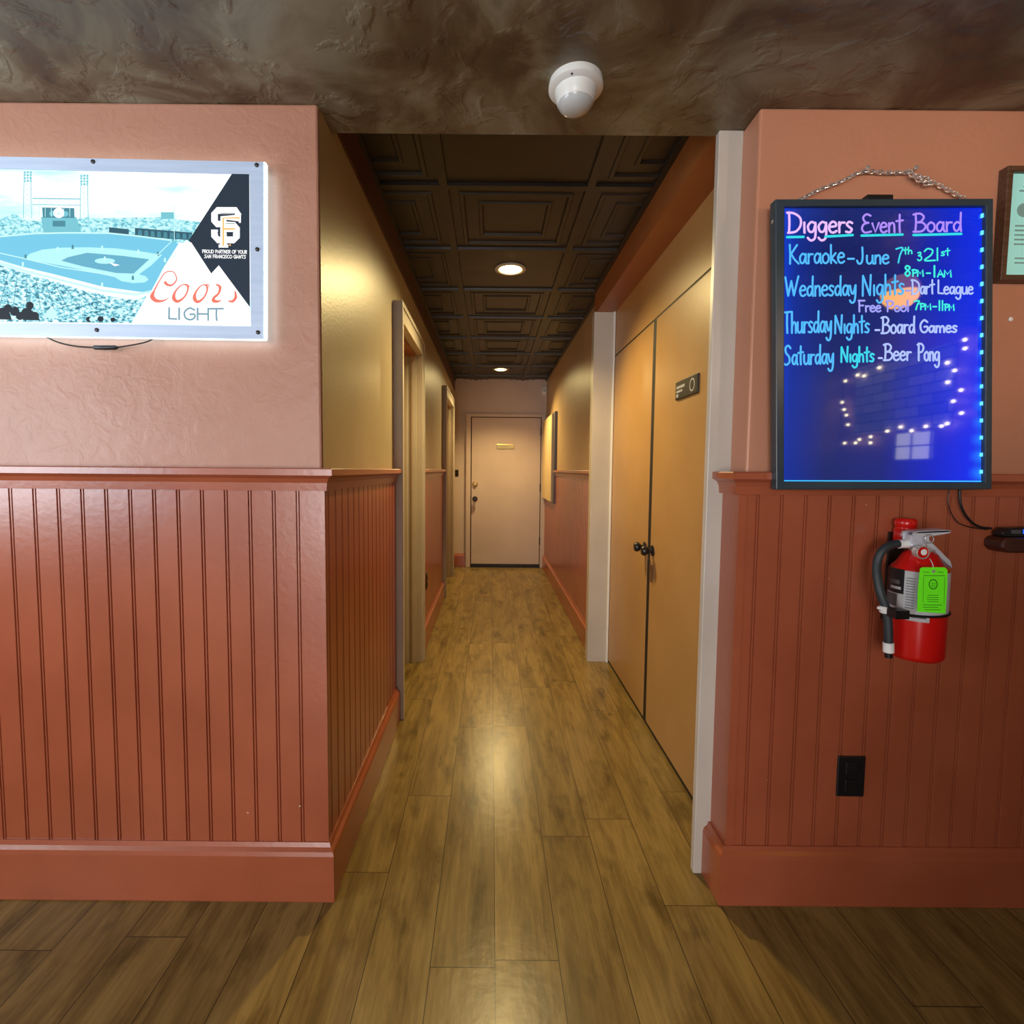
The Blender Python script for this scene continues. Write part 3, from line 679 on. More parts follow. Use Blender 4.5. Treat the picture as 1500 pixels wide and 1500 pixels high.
# light towers and scoreboard
for uc, t, bt in ((41, 251, 320), (124, 256, 325)):
    for du in (-6, 6): ribbon(b, [(uc+du*.8, t), (uc+du, bt)], 1.0, YP, 9, .0016, False)
    for k in range(9):
        v = t+(bt-t)*k/9; ribbon(b, [(uc-5.5, v), (uc+5.5, v+(bt-t)/9)], .7, YP, 10, .0016, False); ribbon(b, [(uc+5.5, v), (uc-5.5, v+(bt-t)/9)], .7, YP, 10, .0016, False)
    for j in range(4):
        for i in range(3): pp(rect(uc-6+i*4.3, t+j*4.2, uc-3+i*4.3, t+j*4.2+3), 9)
for k in range(8): ribbon(b, [(49+k*9, 290.5), (49+k*9, 318)], .8, YP, 10, .0016, False)
ribbon(b, [(48, 291), (118, 292)], 1.6, YP, 9, .0016, False); ribbon(b, [(48, 300), (118, 301)], 1.0, YP, 9, .0016, False)
pp([(62, 304), (109, 305), (109.5, 319.5), (63, 319)], 15)
def ell(cx, cy, rx, ry, k=20): return [(cx+rx*math.cos(2*PI*i/k), cy+ry*math.sin(2*PI*i/k)) for i in range(k)]
pp(ell(77, 313, 4.5, 4), 9); pp(ell(96, 313.5, 4.5, 4), 9); pp(ell(86.5, 312, 8, 7.5), 7); pp(ell(86.5, 313, 3, 1.6), 10)
pp(rect(77.5, 323.5, 96, 332), 15)
pp(rect(236, 311, 256, 321), 9); ribbon(b, [(255.5, 300), (256, 352)], 1.0, YP, 10, .0016, False)
# outfield wall arches
pp([(160, 333), (189, 336), (189, 345), (160, 341)], 6); pp([(198, 334), (282, 341), (280, 352), (198, 346)], 6)
for k in range(9):
    u = 203+k*9.3; pp([(u, 337+k*.75), (u+4.5, 337.4+k*.75), (u+5.6, 346+k*.6), (u-.8, 345.5+k*.6)], 15)
# field
pp([(XL_, 366), (0, 348), (50, 343), (100, 342), (160, 342.5), (200, 347), (250, 353), (262, 357), (240, 392), (222, 426), (208, 428), (150, 420), (80, 402), (30, 390), (0, 381), (XL_, 400)], 1)
ribbon(b, [(XL_, 360), (0, 347), (52, 342.5), (100, 341.5), (160, 342), (200, 346), (252, 352.5)], 2.2, YP, 10, .0017, False)
pp([(37, 379), (44, 372), (62, 366), (90, 363), (130, 362.5), (170, 364), (210, 369), (238, 373.5), (222, 389), (204, 402), (214, 405), (218, 410), (212, 414), (196, 415), (178, 412), (168, 406), (150, 402), (100, 391), (55, 383)], 2)
pp([(90, 382), (100, 377), (128, 370.5), (180, 375), (219, 380), (196, 401), (170, 400), (120, 390)], 3)
pp(ell(154, 382.5, 15, 4.2), 2); pp([(160, 384.5), (176, 388.5), (168, 390)], 7)
ribbon(b, [(XL_, 372), (0, 371), (36, 379), (90, 392), (168, 404)], 1.4, YP, 10, .0018, False)
ribbon(b, [(252, 354), (200, 404)], 1.2, YP, 10, .0018, False)
for u, v in ((195, 404), (154, 376), (150, 360), (107, 359), (85, 362), (38, 373), (232, 369), (34, 384), (150, 414), (242, 378), (203, 366)):
    pp([(u-1.2, v), (u+1.2, v), (u+1.8, v+6), (u-1.8, v+6)], 15 if u in (195, 107, 38, 232) else 10)
ribbon(b, [(XL_, 388), (0, 386), (40, 398), (80, 408), (150, 426), (200, 432), (222, 427)], 3.2, YP, 10, .0018, False)
# near crowd
pp([(XL_, 394), (0, 388), (40, 401), (80, 412), (120, 425), (160, 434), (200, 440), (216, 433), (193, 473.5), (XL_, 468)], 5)
for k in range(12): ribbon(b, [(-30+k*14, 394+k*3.0), (-60+k*20, 452)], 0.8, YP, 15, .0019, False)
for cx, cy, r in ((4, 458, 8), (12, 452, 6), (22, 456, 7), (40, 458, 8), (44, 448, 6), (30, 466, 6), (52, 466, 6), (-12, 456, 9)): pp(ell(cx, min(cy, 463), r, min(r, 7)), 11)
pp([(34, 469), (36, 456), (48, 455), (60, 469.5)], 11); pp([(-4, 468), (-2, 456), (14, 455), (18, 468.5)], 11)
for cx, cy, r, mi in ((76, 460, 8, 10), (131, 468, 4.5, 11), (148, 467.5, 4.5, 11), (166, 468.5, 3.6, 11), (135, 468, 3.5, 10), (176, 456, 5, 10), (24, 440, 5, 10), (60, 446, 3.5, 10)): pp(ell(cx, cy, r, r*.9), mi)
# right-hand dark wedge and white peaks
pp([(341, 254), (365.5, 255), (366.5, 452), (308, 400), (277, 352.5)], 8)
pp([(193, 474), (273, 352), (281, 356), (310, 401), (321, 389), (367, 451), (367.6, 478.5)], 7)
link('picture', b, PM, sg, recalc=False)
# lettering on the sign
b = bmesh.new()
def script(pts, wd, n=7):
    P = crom(pts, n); k = len(P)-1
    W = [wd[min(int(i/k*(len(wd)-1)), len(wd)-2)]*(1-(i/k*(len(wd)-1)-min(int(i/k*(len(wd)-1)), len(wd)-2)))+wd[min(int(i/k*(len(wd)-1)), len(wd)-2)+1]*(i/k*(len(wd)-1)-min(int(i/k*(len(wd)-1)), len(wd)-2)) for i in range(k+1)]
    ribbon(b, P, [1.25*q for q in W], YP, 0, .0026, False)
script([(242, 413), (246, 417.5), (253, 418), (259.5, 410), (256, 400), (248, 398), (241, 402), (234, 413), (227, 426), (224, 435), (230, 441), (240, 441), (248, 437)], [3.5, 3, 2, 1.4, 1.2, 1.2, 1.2, 1.2, 1.8, 5.5, 4, 2, .5])
def oo(cx, cy, s=1, q=0): script([(cx+9*s, cy-13), (cx+2*s, cy-11), (cx-6*s, cy-2), (cx-8*s, cy+7), (cx-3*s, cy+12), (cx+6*s, cy+7), (cx+12*s, cy-3), (cx+12*s, cy-11), (cx+7*s, cy-13)], [1.2, 1.2, 2.2, 4.5, 3.5, 2, 1.8, 2.5, 1.2])
oo(263.5, 430); ribbon(b, crom([(272, 417), (276, 418.5), (279, 420.5)], 4), 1.2, YP, 0, .0026, False)
oo(293, 430.5, .9); ribbon(b, crom([(301, 418), (306, 417), (307, 421)], 4), [1.2]*8+[2.4], YP, 0, .0026, False)
script([(317, 417), (323, 421), (321, 430), (314, 437), (314, 441), (320, 442), (325, 440)], [1.2, 3.4, 2.4, 3, 4.5, 2.6, .6])
script([(345, 427), (346, 436), (341, 442), (335, 441)], [1.6, 3.4, 3, 1])
s_ = link('script_lettering', b, PM[12], sg, recalc=False); s_['label'] = 'red script lettering on the white peak'
b = bmesh.new()
write(b, 'LI', 246, 468, 266, 468.4, 16.5, 2.6, YP, 0, .0026); write(b, 'GHT', 269, 468.6, 327, 469.6, 17, 2.6, YP, 0, .0026)
link('block_lettering', b, PM[13], sg, recalc=False)
b = bmesh.new()
write(b, 'PROUD PARTNER OF YOUR', 297, 371.2, 362.5, 372.2, 4.8, .8, YP, 0, .0026); write(b, 'SAN FRANCISCO GIANTS'.replace('F', 'F'), 300, 378.4, 361, 379.2, 4.8, .8, YP, 0, .0026)
link('small_lettering', b, PM[7], sg, recalc=False)
# interlocked letter emblem
def thick(pts, wd, mi, off): ribbon(b, pts, wd, YP, mi, off, False)
b = bmesh.new(); O = .0024
Sp = [(350, 317), (346, 309), (319, 309), (315, 314), (315, 324), (319, 329), (344, 331), (347, 335), (347, 348), (343, 352), (320, 352), (315, 346), (315, 337)]
Fp = [(328, 361), (328, 320), (352, 320)]; F2 = [(328, 336), (345, 336)]
for pts in (Sp, Fp, F2): thick(pts, 10, 0, O)
thick([(321, 361), (335, 361)], 4.5, 0, O); thick([(352, 315), (352, 327)], 3, 0, O)
for pts in (Fp, F2): thick(pts, 2.6, 1, O+.0004)
thick(Sp, 3.0, 0, O+.0003)
for pts, c in (([(324, 313), (345, 313)], 2), ([(318, 334), (324, 334)], 2), ([(332, 328.5), (345, 328.5)], 2), ([(332, 341), (343, 341)], 2), ([(319.5, 341), (324, 347.5)], 2)): thick(pts, .9, c, O+.0006)
poly_on(b, ell(337.5, 359.5, 1.5, 1.3, 10), YP, 1, O)
link('team_emblem', b, [PM[7], PM[14], PM[8]], sg, recalc=False)
# power cord with inline switch under the sign
b = bmesh.new(); cp = [at(u, v, 1.40) for u, v in ((64, 491), (84, 501), (110, 507), (138, 509))]; tube(b, smooth_path(cp), .0022, 8)
cp = [at(u, v, 1.41) for u, v in ((170, 509), (190, 506), (214, 501), (228, 494))]; tube(b, smooth_path(cp), .0020, 8)
pc = link('power_cord', b, MT['darkmetal'], sg, 60)
b = bmesh.new(); tube(b, [at(136, 509, 1.40), at(139, 509, 1.40), at(154, 509.3, 1.403), at(169, 509, 1.408), at(173, 509, 1.409)], [.003, .006, .0065, .006, .003], 10); link('inline_switch', b, MT['darkscrew'], pc, 60)

# ================================================================== neon event board on the right
YB = 1.378            # front of the panel
BC = at(1292, 505, YB)
eb = thing('event_board', 'glowing blue hand-lettered event board in a black frame right of the opening', 'sign', (BC.x, YW, at(1292, 717, YB).z))
def frame_ring(o_, i_, ya, yb):
    b = bmesh.new(); R_ = []
    for pts, y in ((o_, ya), (i_, ya), (i_, yb), (o_, yb)):
        R_.append([b.verts.new((at(u, v, YB).x, y, at(u, v, YB).z)) for u, v in pts])
    for j in range(4):
        A, B = R_[j], R_[(j+1)%4]
        for i in range(4): b.faces.new((A[i], A[(i+1)%4], B[(i+1)%4], B[i]))
    return b
bo = [(1132.5, 294.5), (1450, 293.5), (1448, 716.5), (1134, 717)]
bi = [(1146.5, 304.5), (1439.5, 304), (1438, 706.5), (1146, 705.5)]
link('frame', frame_ring(bo, bi, YB-.010, YB+.016), MT['blackframe'], eb, bevel=.0025)
b = slab([(1135, 297), (1447, 296), (1445, 714), (1136, 714.5)], YB+.014, YB+.030); link('back_panel', b, MT['black'], eb)
# lit acrylic panel: the light comes in from the edges, strongest at the right-hand strip
m, nt, bs = nodes('edge_lit_acrylic')
bs.inputs['Base Color'].default_value = (.004, .005, .02, 1); bs.inputs['Roughness'].default_value = .03; bs.inputs['Specular IOR Level'].default_value = .7
tc = nt.nodes.new('ShaderNodeTexCoord'); sx = nt.nodes.new('ShaderNodeSeparateXYZ'); nt.links.new(tc.outputs['Generated'], sx.inputs[0])
base_c = ramp(nt, sx.outputs[0], [(0, lin(14, 66, 220)), (.07, lin(18, 52, 160)), (.25, lin(28, 46, 116)), (.50, lin(24, 44, 132)), (.72, lin(4, 40, 205)), (.92, lin(0, 46, 250)), (1, lin(20, 110, 255))])
vert = ramp(nt, sx.outputs[2], [(0, (1.0, 1.0, 1.0, 1)), (.03, (.9, .9, .9, 1)), (.35, (1, 1, 1, 1)), (.8, (.5, .5, .6, 1)), (1, (.8, .8, .9, 1))])
# centre gets least; brighter lower half is room haze painted into the glow
mx = nn(nt, 'ShaderNodeMix', data_type='RGBA', blend_type='MULTIPLY')
fac = ramp(nt, sx.outputs[0], [(0, (.1, .1, .1, 1)), (.2, (1, 1, 1, 1)), (.55, (1, 1, 1, 1)), (.8, (.1, .1, .1, 1))])
nt.links.new(fac, mx.inputs[0]); nt.links.new(base_c, mx.inputs[6]); nt.links.new(vert, mx.inputs[7])
# light cones of the single LEDs entering from the right-hand edge
mz = nn(nt, 'ShaderNodeMath', operation='MULTIPLY_ADD'); mz.inputs[1].default_value = -2*PI*407/25.0; mz.inputs[2].default_value = 2*PI*393/25.0; nt.links.new(sx.outputs[2], mz.inputs[0])
cs = nn(nt, 'ShaderNodeMath', operation='COSINE'); nt.links.new(mz.outputs[0], cs.inputs[0])
c2 = nn(nt, 'ShaderNodeMath', operation='MULTIPLY_ADD'); c2.inputs[1].default_value = .5; c2.inputs[2].default_value = .5; nt.links.new(cs.outputs[0], c2.inputs[0])
rr_ = ramp(nt, sx.outputs[0], [(.90, (0, 0, 0, 1)), (.955, (.25, .25, .25, 1)), (.99, (1, 1, 1, 1))])
c3 = nn(nt, 'ShaderNodeMath', operation='MULTIPLY'); nt.links.new(c2.outputs[0], c3.inputs[0]); nt.links.new(rr_, c3.inputs[1])
mg = nn(nt, 'ShaderNodeMix', data_type='RGBA', blend_type='ADD'); nt.links.new(c3.outputs[0], mg.inputs[0]); nt.links.new(mx.outputs[2], mg.inputs[6]); mg.inputs[7].default_value = (.03, .55, .9, 1)
nt.links.new(mg.outputs[2], bs.inputs['Emission Color']); bs.inputs['Emission Strength'].default_value = .88
link('lit_panel', slab([(1144, 302), (1442, 302), (1440, 709), (1144, 708)], YB+.002, YB+.012), m, eb)
# LED strip along the right edge and the bottom edge line
m_led = glow('led', lin(90, 200, 255), 1.6)
for k in range(16):
    v = 316+k*25; p = at(1438.6-.09*k, v, YB)
    link('led', box((p.x-.0025, YB-.003, p.z-.005), (p.x+.003, YB+.002, p.z+.005)), m_led, eb)
b = bmesh.new(); ribbon(b, [(1146.5, 704.2), (1438, 705)], 1.6, YB+.001, 0); ribbon(b, [(1147.4, 672), (1147.4, 700)], 1.8, YB+.001, 0)
link('lit_edge', b, glow('edge_glow', lin(60, 190, 255), 1.1), eb, recalc=False)
HW = [glow('marker_pink', lin(236, 190, 255)), glow('marker_lilac', lin(176, 140, 250)), glow('marker_blue', lin(78, 188, 255)), glow('marker_aqua', lin(52, 216, 240)),
      glow('marker_teal', lin(60, 240, 222)), glow('marker_pale', lin(176, 196, 255)), glow('marker_violet', lin(160, 160, 250)), glow('marker_cyan', lin(40, 222, 232))]
YT = YB+.0015
def line(name, runs, wd=3.0):
    b = bmesh.new()
    for r in runs:
        t, a0, v0, a1, v1, cap, mi = r[:7]; write(b, t, a0, v0, a1, v1, cap, r[7] if len(r) > 7 else wd, YT, mi, 0)
    return b
b = line('t', [('Diggers', 1153, 341, 1250, 340.5, 30, 0, 3.4), ('Event', 1262, 341, 1323, 340, 27, 1, 3.0), ('Board', 1338, 340, 1410, 338.5, 27, 1, 3.0)])
for u0, v0, u1, v1 in ((1153, 347.4, 1177, 347), (1209, 346.6, 1249, 344.3), (1262, 345.2, 1322, 343.6), (1338, 344.4, 1408, 342.6)): ribbon(b, [(u0, v0), (u1, v1)], 3.6, YT, 7, .0002)
o = link('title_lettering', b, HW, eb, recalc=False); o['label'] = 'pink and lilac underlined title'
def put(name, runs, wd=2.9, lb=None):
    return link(name, line(name, runs, wd), HW, eb, recalc=False)
put('karaoke_line', [('Karaoke', 1155, 386.5, 1238, 385, 28, 2), ('-', 1241, 387, 1252, 387, 22, 2), ('June', 1255, 386.5, 1303, 386, 24, 2), ('7', 1312, 385, 1323, 384.5, 22, 3, 2.4),
     ('th', 1323, 372.5, 1337, 371.5, 10, 4, 2.0), ('&', 1343.5, 382, 1350.5, 382, 13, 4, 2.2), ('21', 1353, 382, 1377, 381.5, 18, 4, 2.4), ('st', 1378, 374.5, 1391.5, 374, 11, 4, 2.0)])
put('karaoke_hours_line', [('8', 1324.5, 404.5, 1334.5, 404.5, 15.5, 4, 2.6), ('PM', 1336, 404.5, 1353, 404.5, 9.5, 4, 2.4), ('-', 1356.5, 404.5, 1363.5, 404.5, 12, 4, 2.4), ('1', 1366.5, 405.5, 1371.5, 405.5, 16, 4, 2.8), ('AM', 1373, 405.5, 1394, 405.5, 10, 4, 2.4)])
put('wednesday_line', [('Wednesday', 1150, 434, 1255, 432.5, 28.5, 2), ('Nights', 1262, 433.5, 1325, 430.5, 29.5, 2), ('-', 1327, 432, 1334, 432, 18, 6, 2.4), ('Dart', 1335, 431, 1369, 430, 21, 5, 2.6), ('League', 1373, 430.5, 1426, 430.5, 20, 5, 2.6)])
put('free_pool_line', [('Free', 1257, 456.5, 1291, 456.5, 16.5, 6, 2.6), ('Pool', 1298, 456.5, 1332, 456, 16, 6, 2.4), ('7', 1339, 453.5, 1347, 453.5, 13, 4, 2.4), ('PM', 1347.5, 453.5, 1364, 453.5, 9, 4, 2.3), ('-', 1366, 453.5, 1372.5, 453.5, 12, 4, 2.3), ('11', 1374, 454.5, 1383, 454.5, 14, 4, 2.4), ('PM', 1383.5, 454.5, 1398, 454.5, 9, 4, 2.3)])
put('thursday_line', [('Thursday', 1147, 488, 1219, 486.5, 31, 2), ('Nights', 1222, 488.5, 1274, 487, 26, 2), ('-', 1281.5, 490, 1289, 490, 18, 5), ('Board', 1291, 488.5, 1341, 487.5, 24, 5), ('Games', 1347, 487, 1402.5, 486.5, 18, 5)])
put('saturday_line', [('Saturday', 1147.5, 534.5, 1222, 532.5, 28, 2), ('Nights', 1231, 530.5, 1281, 529.5, 22, 3), ('-', 1286.5, 531, 1292.5, 531, 18, 5), ('Beer', 1294.5, 528, 1335, 527.5, 24, 5), ('Pong', 1344, 528, 1377, 528.5, 25, 5)])
# clip and chain
p0, p1 = at(1269, 285.5, YB), at(1307, 294.5, YB)
link('hanging_clip', box((p0.x, YB-.004, p1.z-.002), (p1.x, YB+.018, p0.z)), MT['black'], eb, bevel=.002)
def chain(pts, rl=.0085, wr_=.0016):
    P = smooth_path(pts, 14); b = bmesh.new()
    acc = 0; last = P[0]; k = 0; step = rl*1.35; targets = []
    seglen = [0]
    for i in range(1, len(P)): seglen.append(seglen[-1]+(P[i]-P[i-1]).length)
    s = 0
    while s < seglen[-1]:
        i = max(j for j in range(len(P)) if seglen[j] <= s); i = min(i, len(P)-2)
        t = (s-seglen[i])/max(1e-6, seglen[i+1]-seglen[i]); c = P[i].lerp(P[i+1], t); d = (P[i+1]-P[i]).normalized()
        n1 = Vector((0, 1, 0)); n2 = d.cross(n1).normalized(); nrm = n1 if k % 2 else n2
        nrm = (n1+n2).normalized() if k % 2 else (n1-n2).normalized()
        ring = [c+d*(rl*math.cos(2*PI*q/10))+nrm*(rl*.55*math.sin(2*PI*q/10)) for q in range(10)]
        ring.append(ring[0]); tube(b, ring, wr_, 5, False)
        s += step; k += 1
    return b
cy_ = YW-.012
b = chain([at(u, v, cy_) for u, v in ((1171, 293), (1200, 278), (1232, 266), (1263, 252), (1300, 253), (1333, 252))])
b2 = chain([at(u, v, cy_) for u, v in ((1333, 252), (1350, 263), (1366, 267), (1390, 279), (1412, 291))]); 
me_ = bpy.data.meshes.new('tmp'); b2.to_mesh(me_); b2.free(); b.from_mesh(me_)
b3 = chain([at(u, v, cy_-.008) for u, v in ((1336, 256), (1350, 266), (1364, 270), (1358, 262), (1344, 258))]); b3.to_mesh(me_); b3.free(); b.from_mesh(me_)
ch_ = link('hanging_chain', b, MT['chrome'], eb, 60)
for u, v in ((1263, 252), (1333, 252)):
    p = at(u, v, YW); b = lathe(bmesh.new(), [(.0025, 0), (.0025, .018), (.006, .019), (.0055, .022), (0, .023)], p, (0, -1, 0), 12)
    link('nail', b, MT['chrome'], ch_, 40)
b = bmesh.new(); p = at(1133, 324, YB); lathe(b, [(.005, 0), (.005, .003), (0, .004)], (p.x+.002, YB+.004, p.z), (-1, 0, 0), 12); link('side_screw', b, MT['chrome'], eb, 40)
b = bmesh.new(); tube(b, smooth_path([at(u, v, YW-.025) for u, v in ((1406, 714), (1407, 738), (1417, 758), (1433, 771), (1452, 774))]), .0032, 8)
tube(b, smooth_path([at(u, v, YW-.022) for u, v in ((1391, 714), (1389, 738), (1400, 762), (1417, 771), (1446, 776))]), .0014, 6)
link('power_cord', b, MT['black'], eb, 60)

# ================================================================== fire extinguisher
YX = 1.335
ex = thing('fire_extinguisher', 'red fire extinguisher with a neon green tag hung on the beadboard', 'fire extinguisher', (at(1343, 900, YX).x, YW-.01, at(1343, 968, YX).z))
c0 = at(1338, 966, YX); ext_r = .0635
xc = c0.x; zb = at(1343, 962, YX).z; zs = at(1343, 838, YX).z; zt = at(1343, 812, YX).z
body = lathe(bmesh.new(), [(.048, 0), (.055, .002), (ext_r-.002, .008), (ext_r, .016), (ext_r, zs-zb), (ext_r-.004, zs-zb+.014), (ext_r-.014, zs-zb+.026), (.036, zt-zb+.004), (.024, zt-zb+.010), (.018, zt-zb+.014)], (xc, YX, zb), seg=48)
bd = link('cylinder', body, MT['red'], ex, 40)
def wrap(z0, z1, a0, a1, r, mi=0, b=None, k=16):     # patch on the cylinder; angle 0 faces the viewer, + to the right
    b = b or bmesh.new(); prev = None
    for i in range(k+1):
        a = math.radians(a0+(a1-a0)*i/k); q = (xc+r*math.sin(a), YX-r*math.cos(a))
        cur = [b.verts.new((q[0], q[1], z0)), b.verts.new((q[0], q[1], z1))]
        if prev: f = b.faces.new((prev[0], cur[0], cur[1], prev[1])); f.material_index = mi
        prev = cur
    return b
zv = lambda v: at(1343, v, YX-ext_r).z
lb = wrap(zv(902), zv(840), -135, 50, ext_r+.0004); wrap(zv(913), zv(902), -78, -16, ext_r+.0004, 0, lb); wrap(zv(876), zv(839), -135, -66, ext_r+.0009, 1, lb); wrap(zv(896), zv(877.5), -135, -80, ext_r+.0009, 2, lb)
for v in range(850, 898, 4): wrap(zv(v+1.1), zv(v), -62, -46, ext_r+.0009, 2, lb)
wrap(zv(862), zv(856), -105, -75, ext_r+.0013, 2, lb); wrap(zv(870), zv(866), -100, -72, ext_r+.0013, 0, lb); wrap(zv(908), zv(905), -72, -22, ext_r+.0009, 2, lb)
link('label', lb, [MT['labelgrey'], MT['black'], MT['labelink']], bd, recalc=False)
b = bmesh.new()
for i, (z, r) in enumerate(((zv(903), ext_r+.0025),)):
    ring = [(xc+r*math.sin(2*PI*k/40), YX-r*math.cos(2*PI*k/40), z+.004*math.sin(2*PI*k/40)) for k in range(41)]; tube(b, ring, .0035, 6, False)
p = at(1315, 898, YX-.06); bx(b, (p.x-.016, YX-.075, p.z-.012), (p.x+.018, YX-.045, p.z+.010))
link('strap', b, MT['black'], ex, 50)
# valve
zt2 = zt+.010
b = lathe(bmesh.new(), [(.028, 0), (.030, .004), (.022, .008), (.017, .010), (.017, .030), (.014, .034)], (xc+.004, YX, zt2)); link('collar', b, MT['chrome'], ex, 40)
pz = lambda u, v, y=YX-.012: at(u, v, y)
def plate(pts, ya, yb, yref=YX-.02): return slab_y(pts, ya, yb, yref)
def slab_y(pts, ya, yb, yref):
    b = bmesh.new(); A = [b.verts.new((at(u, v, yref).x, ya, at(u, v, yref).z)) for u, v in pts]; B = [b.verts.new((p.co.x, yb, p.co.z)) for p in A]
    b.faces.new(A); b.faces.new(B[::-1])
    for i in range(len(A)): b.faces.new((A[i], B[i], B[(i+1)%len(A)], A[(i+1)%len(A)]))
    return b
b = plate([(1338, 784), (1360, 784), (1361, 800), (1353, 806), (1345, 806), (1337, 800)], YX-.016, YX+.014); link('valve_body', b, MT['steel'], ex, bevel=.003)
b = plate([(1337, 781), (1345, 779), (1388, 777), (1392, 778.5), (1390, 781), (1375, 783.5), (1360, 786), (1360, 793), (1352, 796), (1337, 797)], YX-.022, YX-.018)
b2 = plate([(1337, 781), (1345, 779), (1388, 777), (1392, 778.5), (1390, 781), (1375, 783.5), (1360, 786), (1360, 793), (1352, 796), (1337, 797)], YX+.010, YX+.014); b2.to_mesh(me_); b2.free(); b.from_mesh(me_)
b2 = plate([(1337, 780), (1345, 778), (1388, 776), (1392, 777.5), (1392, 779), (1345, 781)], YX-.022, YX+.014); b2.to_mesh(me_); b2.free(); b.from_mesh(me_)
link('carry_handle', b, MT['steel'], ex)
b = plate([(1357, 794), (1362, 791), (1393, 822), (1396, 833), (1390, 828), (1384, 823)], YX-.020, YX+.012); link('squeeze_lever', b, MT['steel'], ex, bevel=.002)
gp = at(1350, 809, YX-.035)
b = lathe(bmesh.new(), [(.016, -.012), (.0175, 0), (.0175, .005), (.0150, .006), (.0148, .004), (0, .004)], gp, (0, -1, 0), 28); gg = link('pressure_gauge', b, MT['chrome'], ex, 40)
b = lathe(bmesh.new(), [(.0142, .0045), (0, .0046)], gp, (0, -1, 0), 28); link('gauge_dial', b, MT['red'], gg)
b = lathe(bmesh.new(), [(.008, .0049), (0, .005)], gp+Vector((.002, 0, .001)), (0, -1, 0), 20); link('gauge_needle', b, MT['white'], gg)
b = bmesh.new(); tube(b, [pz(1347, 790), pz(1356, 790)], .004, 8); 
ring = [pz(1351, 788)+Vector((.011*math.cos(2*PI*k/16), -.022, .011*math.sin(2*PI*k/16))) for k in range(17)]; tube(b, ring, .0013, 6, False); link('safety_pin', b, MT['chrome'], ex, 50)
# hose
hp = [at(u, v, y) for u, v, y in ((1320, 796.5, YX), (1306, 798, YX), (1292, 807, YX), (1285, 824, YX), (1285, 845, YX-.01), (1290, 870, YX-.022), (1298, 893, YX-.028), (1301, 918, YX-.03), (1301.5, 945, YX-.03))]
hs = link('hose', tube(bmesh.new(), smooth_path(hp), .0105, 14), MT['hose'], ex, 50)
b = tube(bmesh.new(), [at(1316, 797, YX), at(1338, 796, YX)], .0115, 14); link('hose_ferrule', b, MT['white'], hs, 40)
b = tube(bmesh.new(), [at(1301.4, 941, YX-.03), at(1301.6, 955, YX-.03)], .0125, 14); link('hose_ferrule', b, MT['white'], hs, 40)
b = tube(bmesh.new(), [at(1301.6, 955, YX-.03), at(1301.6, 963, YX-.03)], .009, 12); link('nozzle_tip', b, MT['black'], hs, 40)
b = bmesh.new(); p = at(1299, 893, YX-.03)
ring = [p+Vector((.0135*math.cos(2*PI*k/18), .0135*math.sin(2*PI*k/18), 0)) for k in range(19)]
for dz in (-.006, 0, .006): tube(b, [q+Vector((0, 0, dz)) for q in ring], .0032, 6, False)
tube(b, [p+Vector((.012, -.006, 0)), at(1311, 896, YX-.055)], .006, 8); tube(b, [p+Vector((-.012, 0, .003)), p+Vector((-.022, .004, .004))], .004, 8)
link('hose_clip', b, MT['white'], ex, 50)
# tag
b = slab_y([(1348, 833), (1351, 831), (1384, 831), (1388, 834.5), (1387.5, 860), (1385, 899), (1343.5, 896), (1345, 860)], YX-ext_r-.016, YX-ext_r-.0152, YX-ext_r-.016)
tg = link('inspection_tag', b, MT['tag'], ex); tg['label'] = 'neon green inspection tag'
ytag = YX-ext_r-.0163
b = bmesh.new()
for k in range(20):
    t0, t1 = 2*PI*k/20, 2*PI*(k+1)/20
    poly_on(b, [(1367+6.6*math.cos(t0), 856+7.6*math.sin(t0)), (1367+6.6*math.cos(t1), 856+7.6*math.sin(t1)), (1367+5.2*math.cos(t1), 856+6.1*math.sin(t1)), (1367+5.2*math.cos(t0), 856+6.1*math.sin(t0))], ytag)
for v, a0, a1 in ((854, 1363.5, 1370.5), (857, 1363.5, 1370.5), (859.5, 1364, 1370), (838, 1352, 1361), (838, 1373, 1382), (843, 1353, 1384), (872, 1359, 1374), (875, 1358, 1375), (878, 1358, 1375), (881, 1359, 1374), (886, 1352, 1380), (889.5, 1352, 1374), (893, 1354, 1378)): ribbon(b, [(a0, v), (a1, v+.4)], .8, ytag, 0, 0, False)
for pts in ([(1353, 845), (1352, 882)], [(1384, 845), (1383, 884)]): ribbon(b, pts, .5, ytag, 0, 0, False)
link('tag_print', b, MT['tagink'], tg, recalc=False)
p = at(1367.5, 837, ytag); b = lathe(bmesh.new(), [(.0040, 0), (.0038, .0008), (.0018, .0008), (.0016, .0002)], p, (0, -1, 0), 16); link('eyelet', b, MT['chrome'], tg, 40)
b = bmesh.new(); tube(b, smooth_path([p, at(1366, 826, ytag+.02), at(1358, 812, YX-.02)]), .0010, 5); link('tag_tie', b, MT['white'], tg)
# bracket with red hook
b = bmesh.new(); bx(b, (xc-.022, YW-.016, zs-.12), (xc+.022, YW-.009, zt+.05)); bx(b, (xc-.012, YX+.010, zt2+.012), (xc+.012, YW-.010, zt2+.022)); bx(b, (xc-.03, YX+ext_r-.002, zb+.08), (xc+.03, YW-.010, zb+.095)); link('wall_bracket', b, MT['darkmetal'], ex, bevel=.001)
p = at(1324, 793, YW-.035); b = lathe(bmesh.new(), [(.024, 0), (.026, .004), (.026, .034), (.0235, .037), (.0235, .041), (.026, .044), (.026, .058), (.021, .064), (0, .066)], (p.x, YW-.037, p.z), (0, 0, 1), 28); link('red_cap', b, MT['red'], ex, 40)

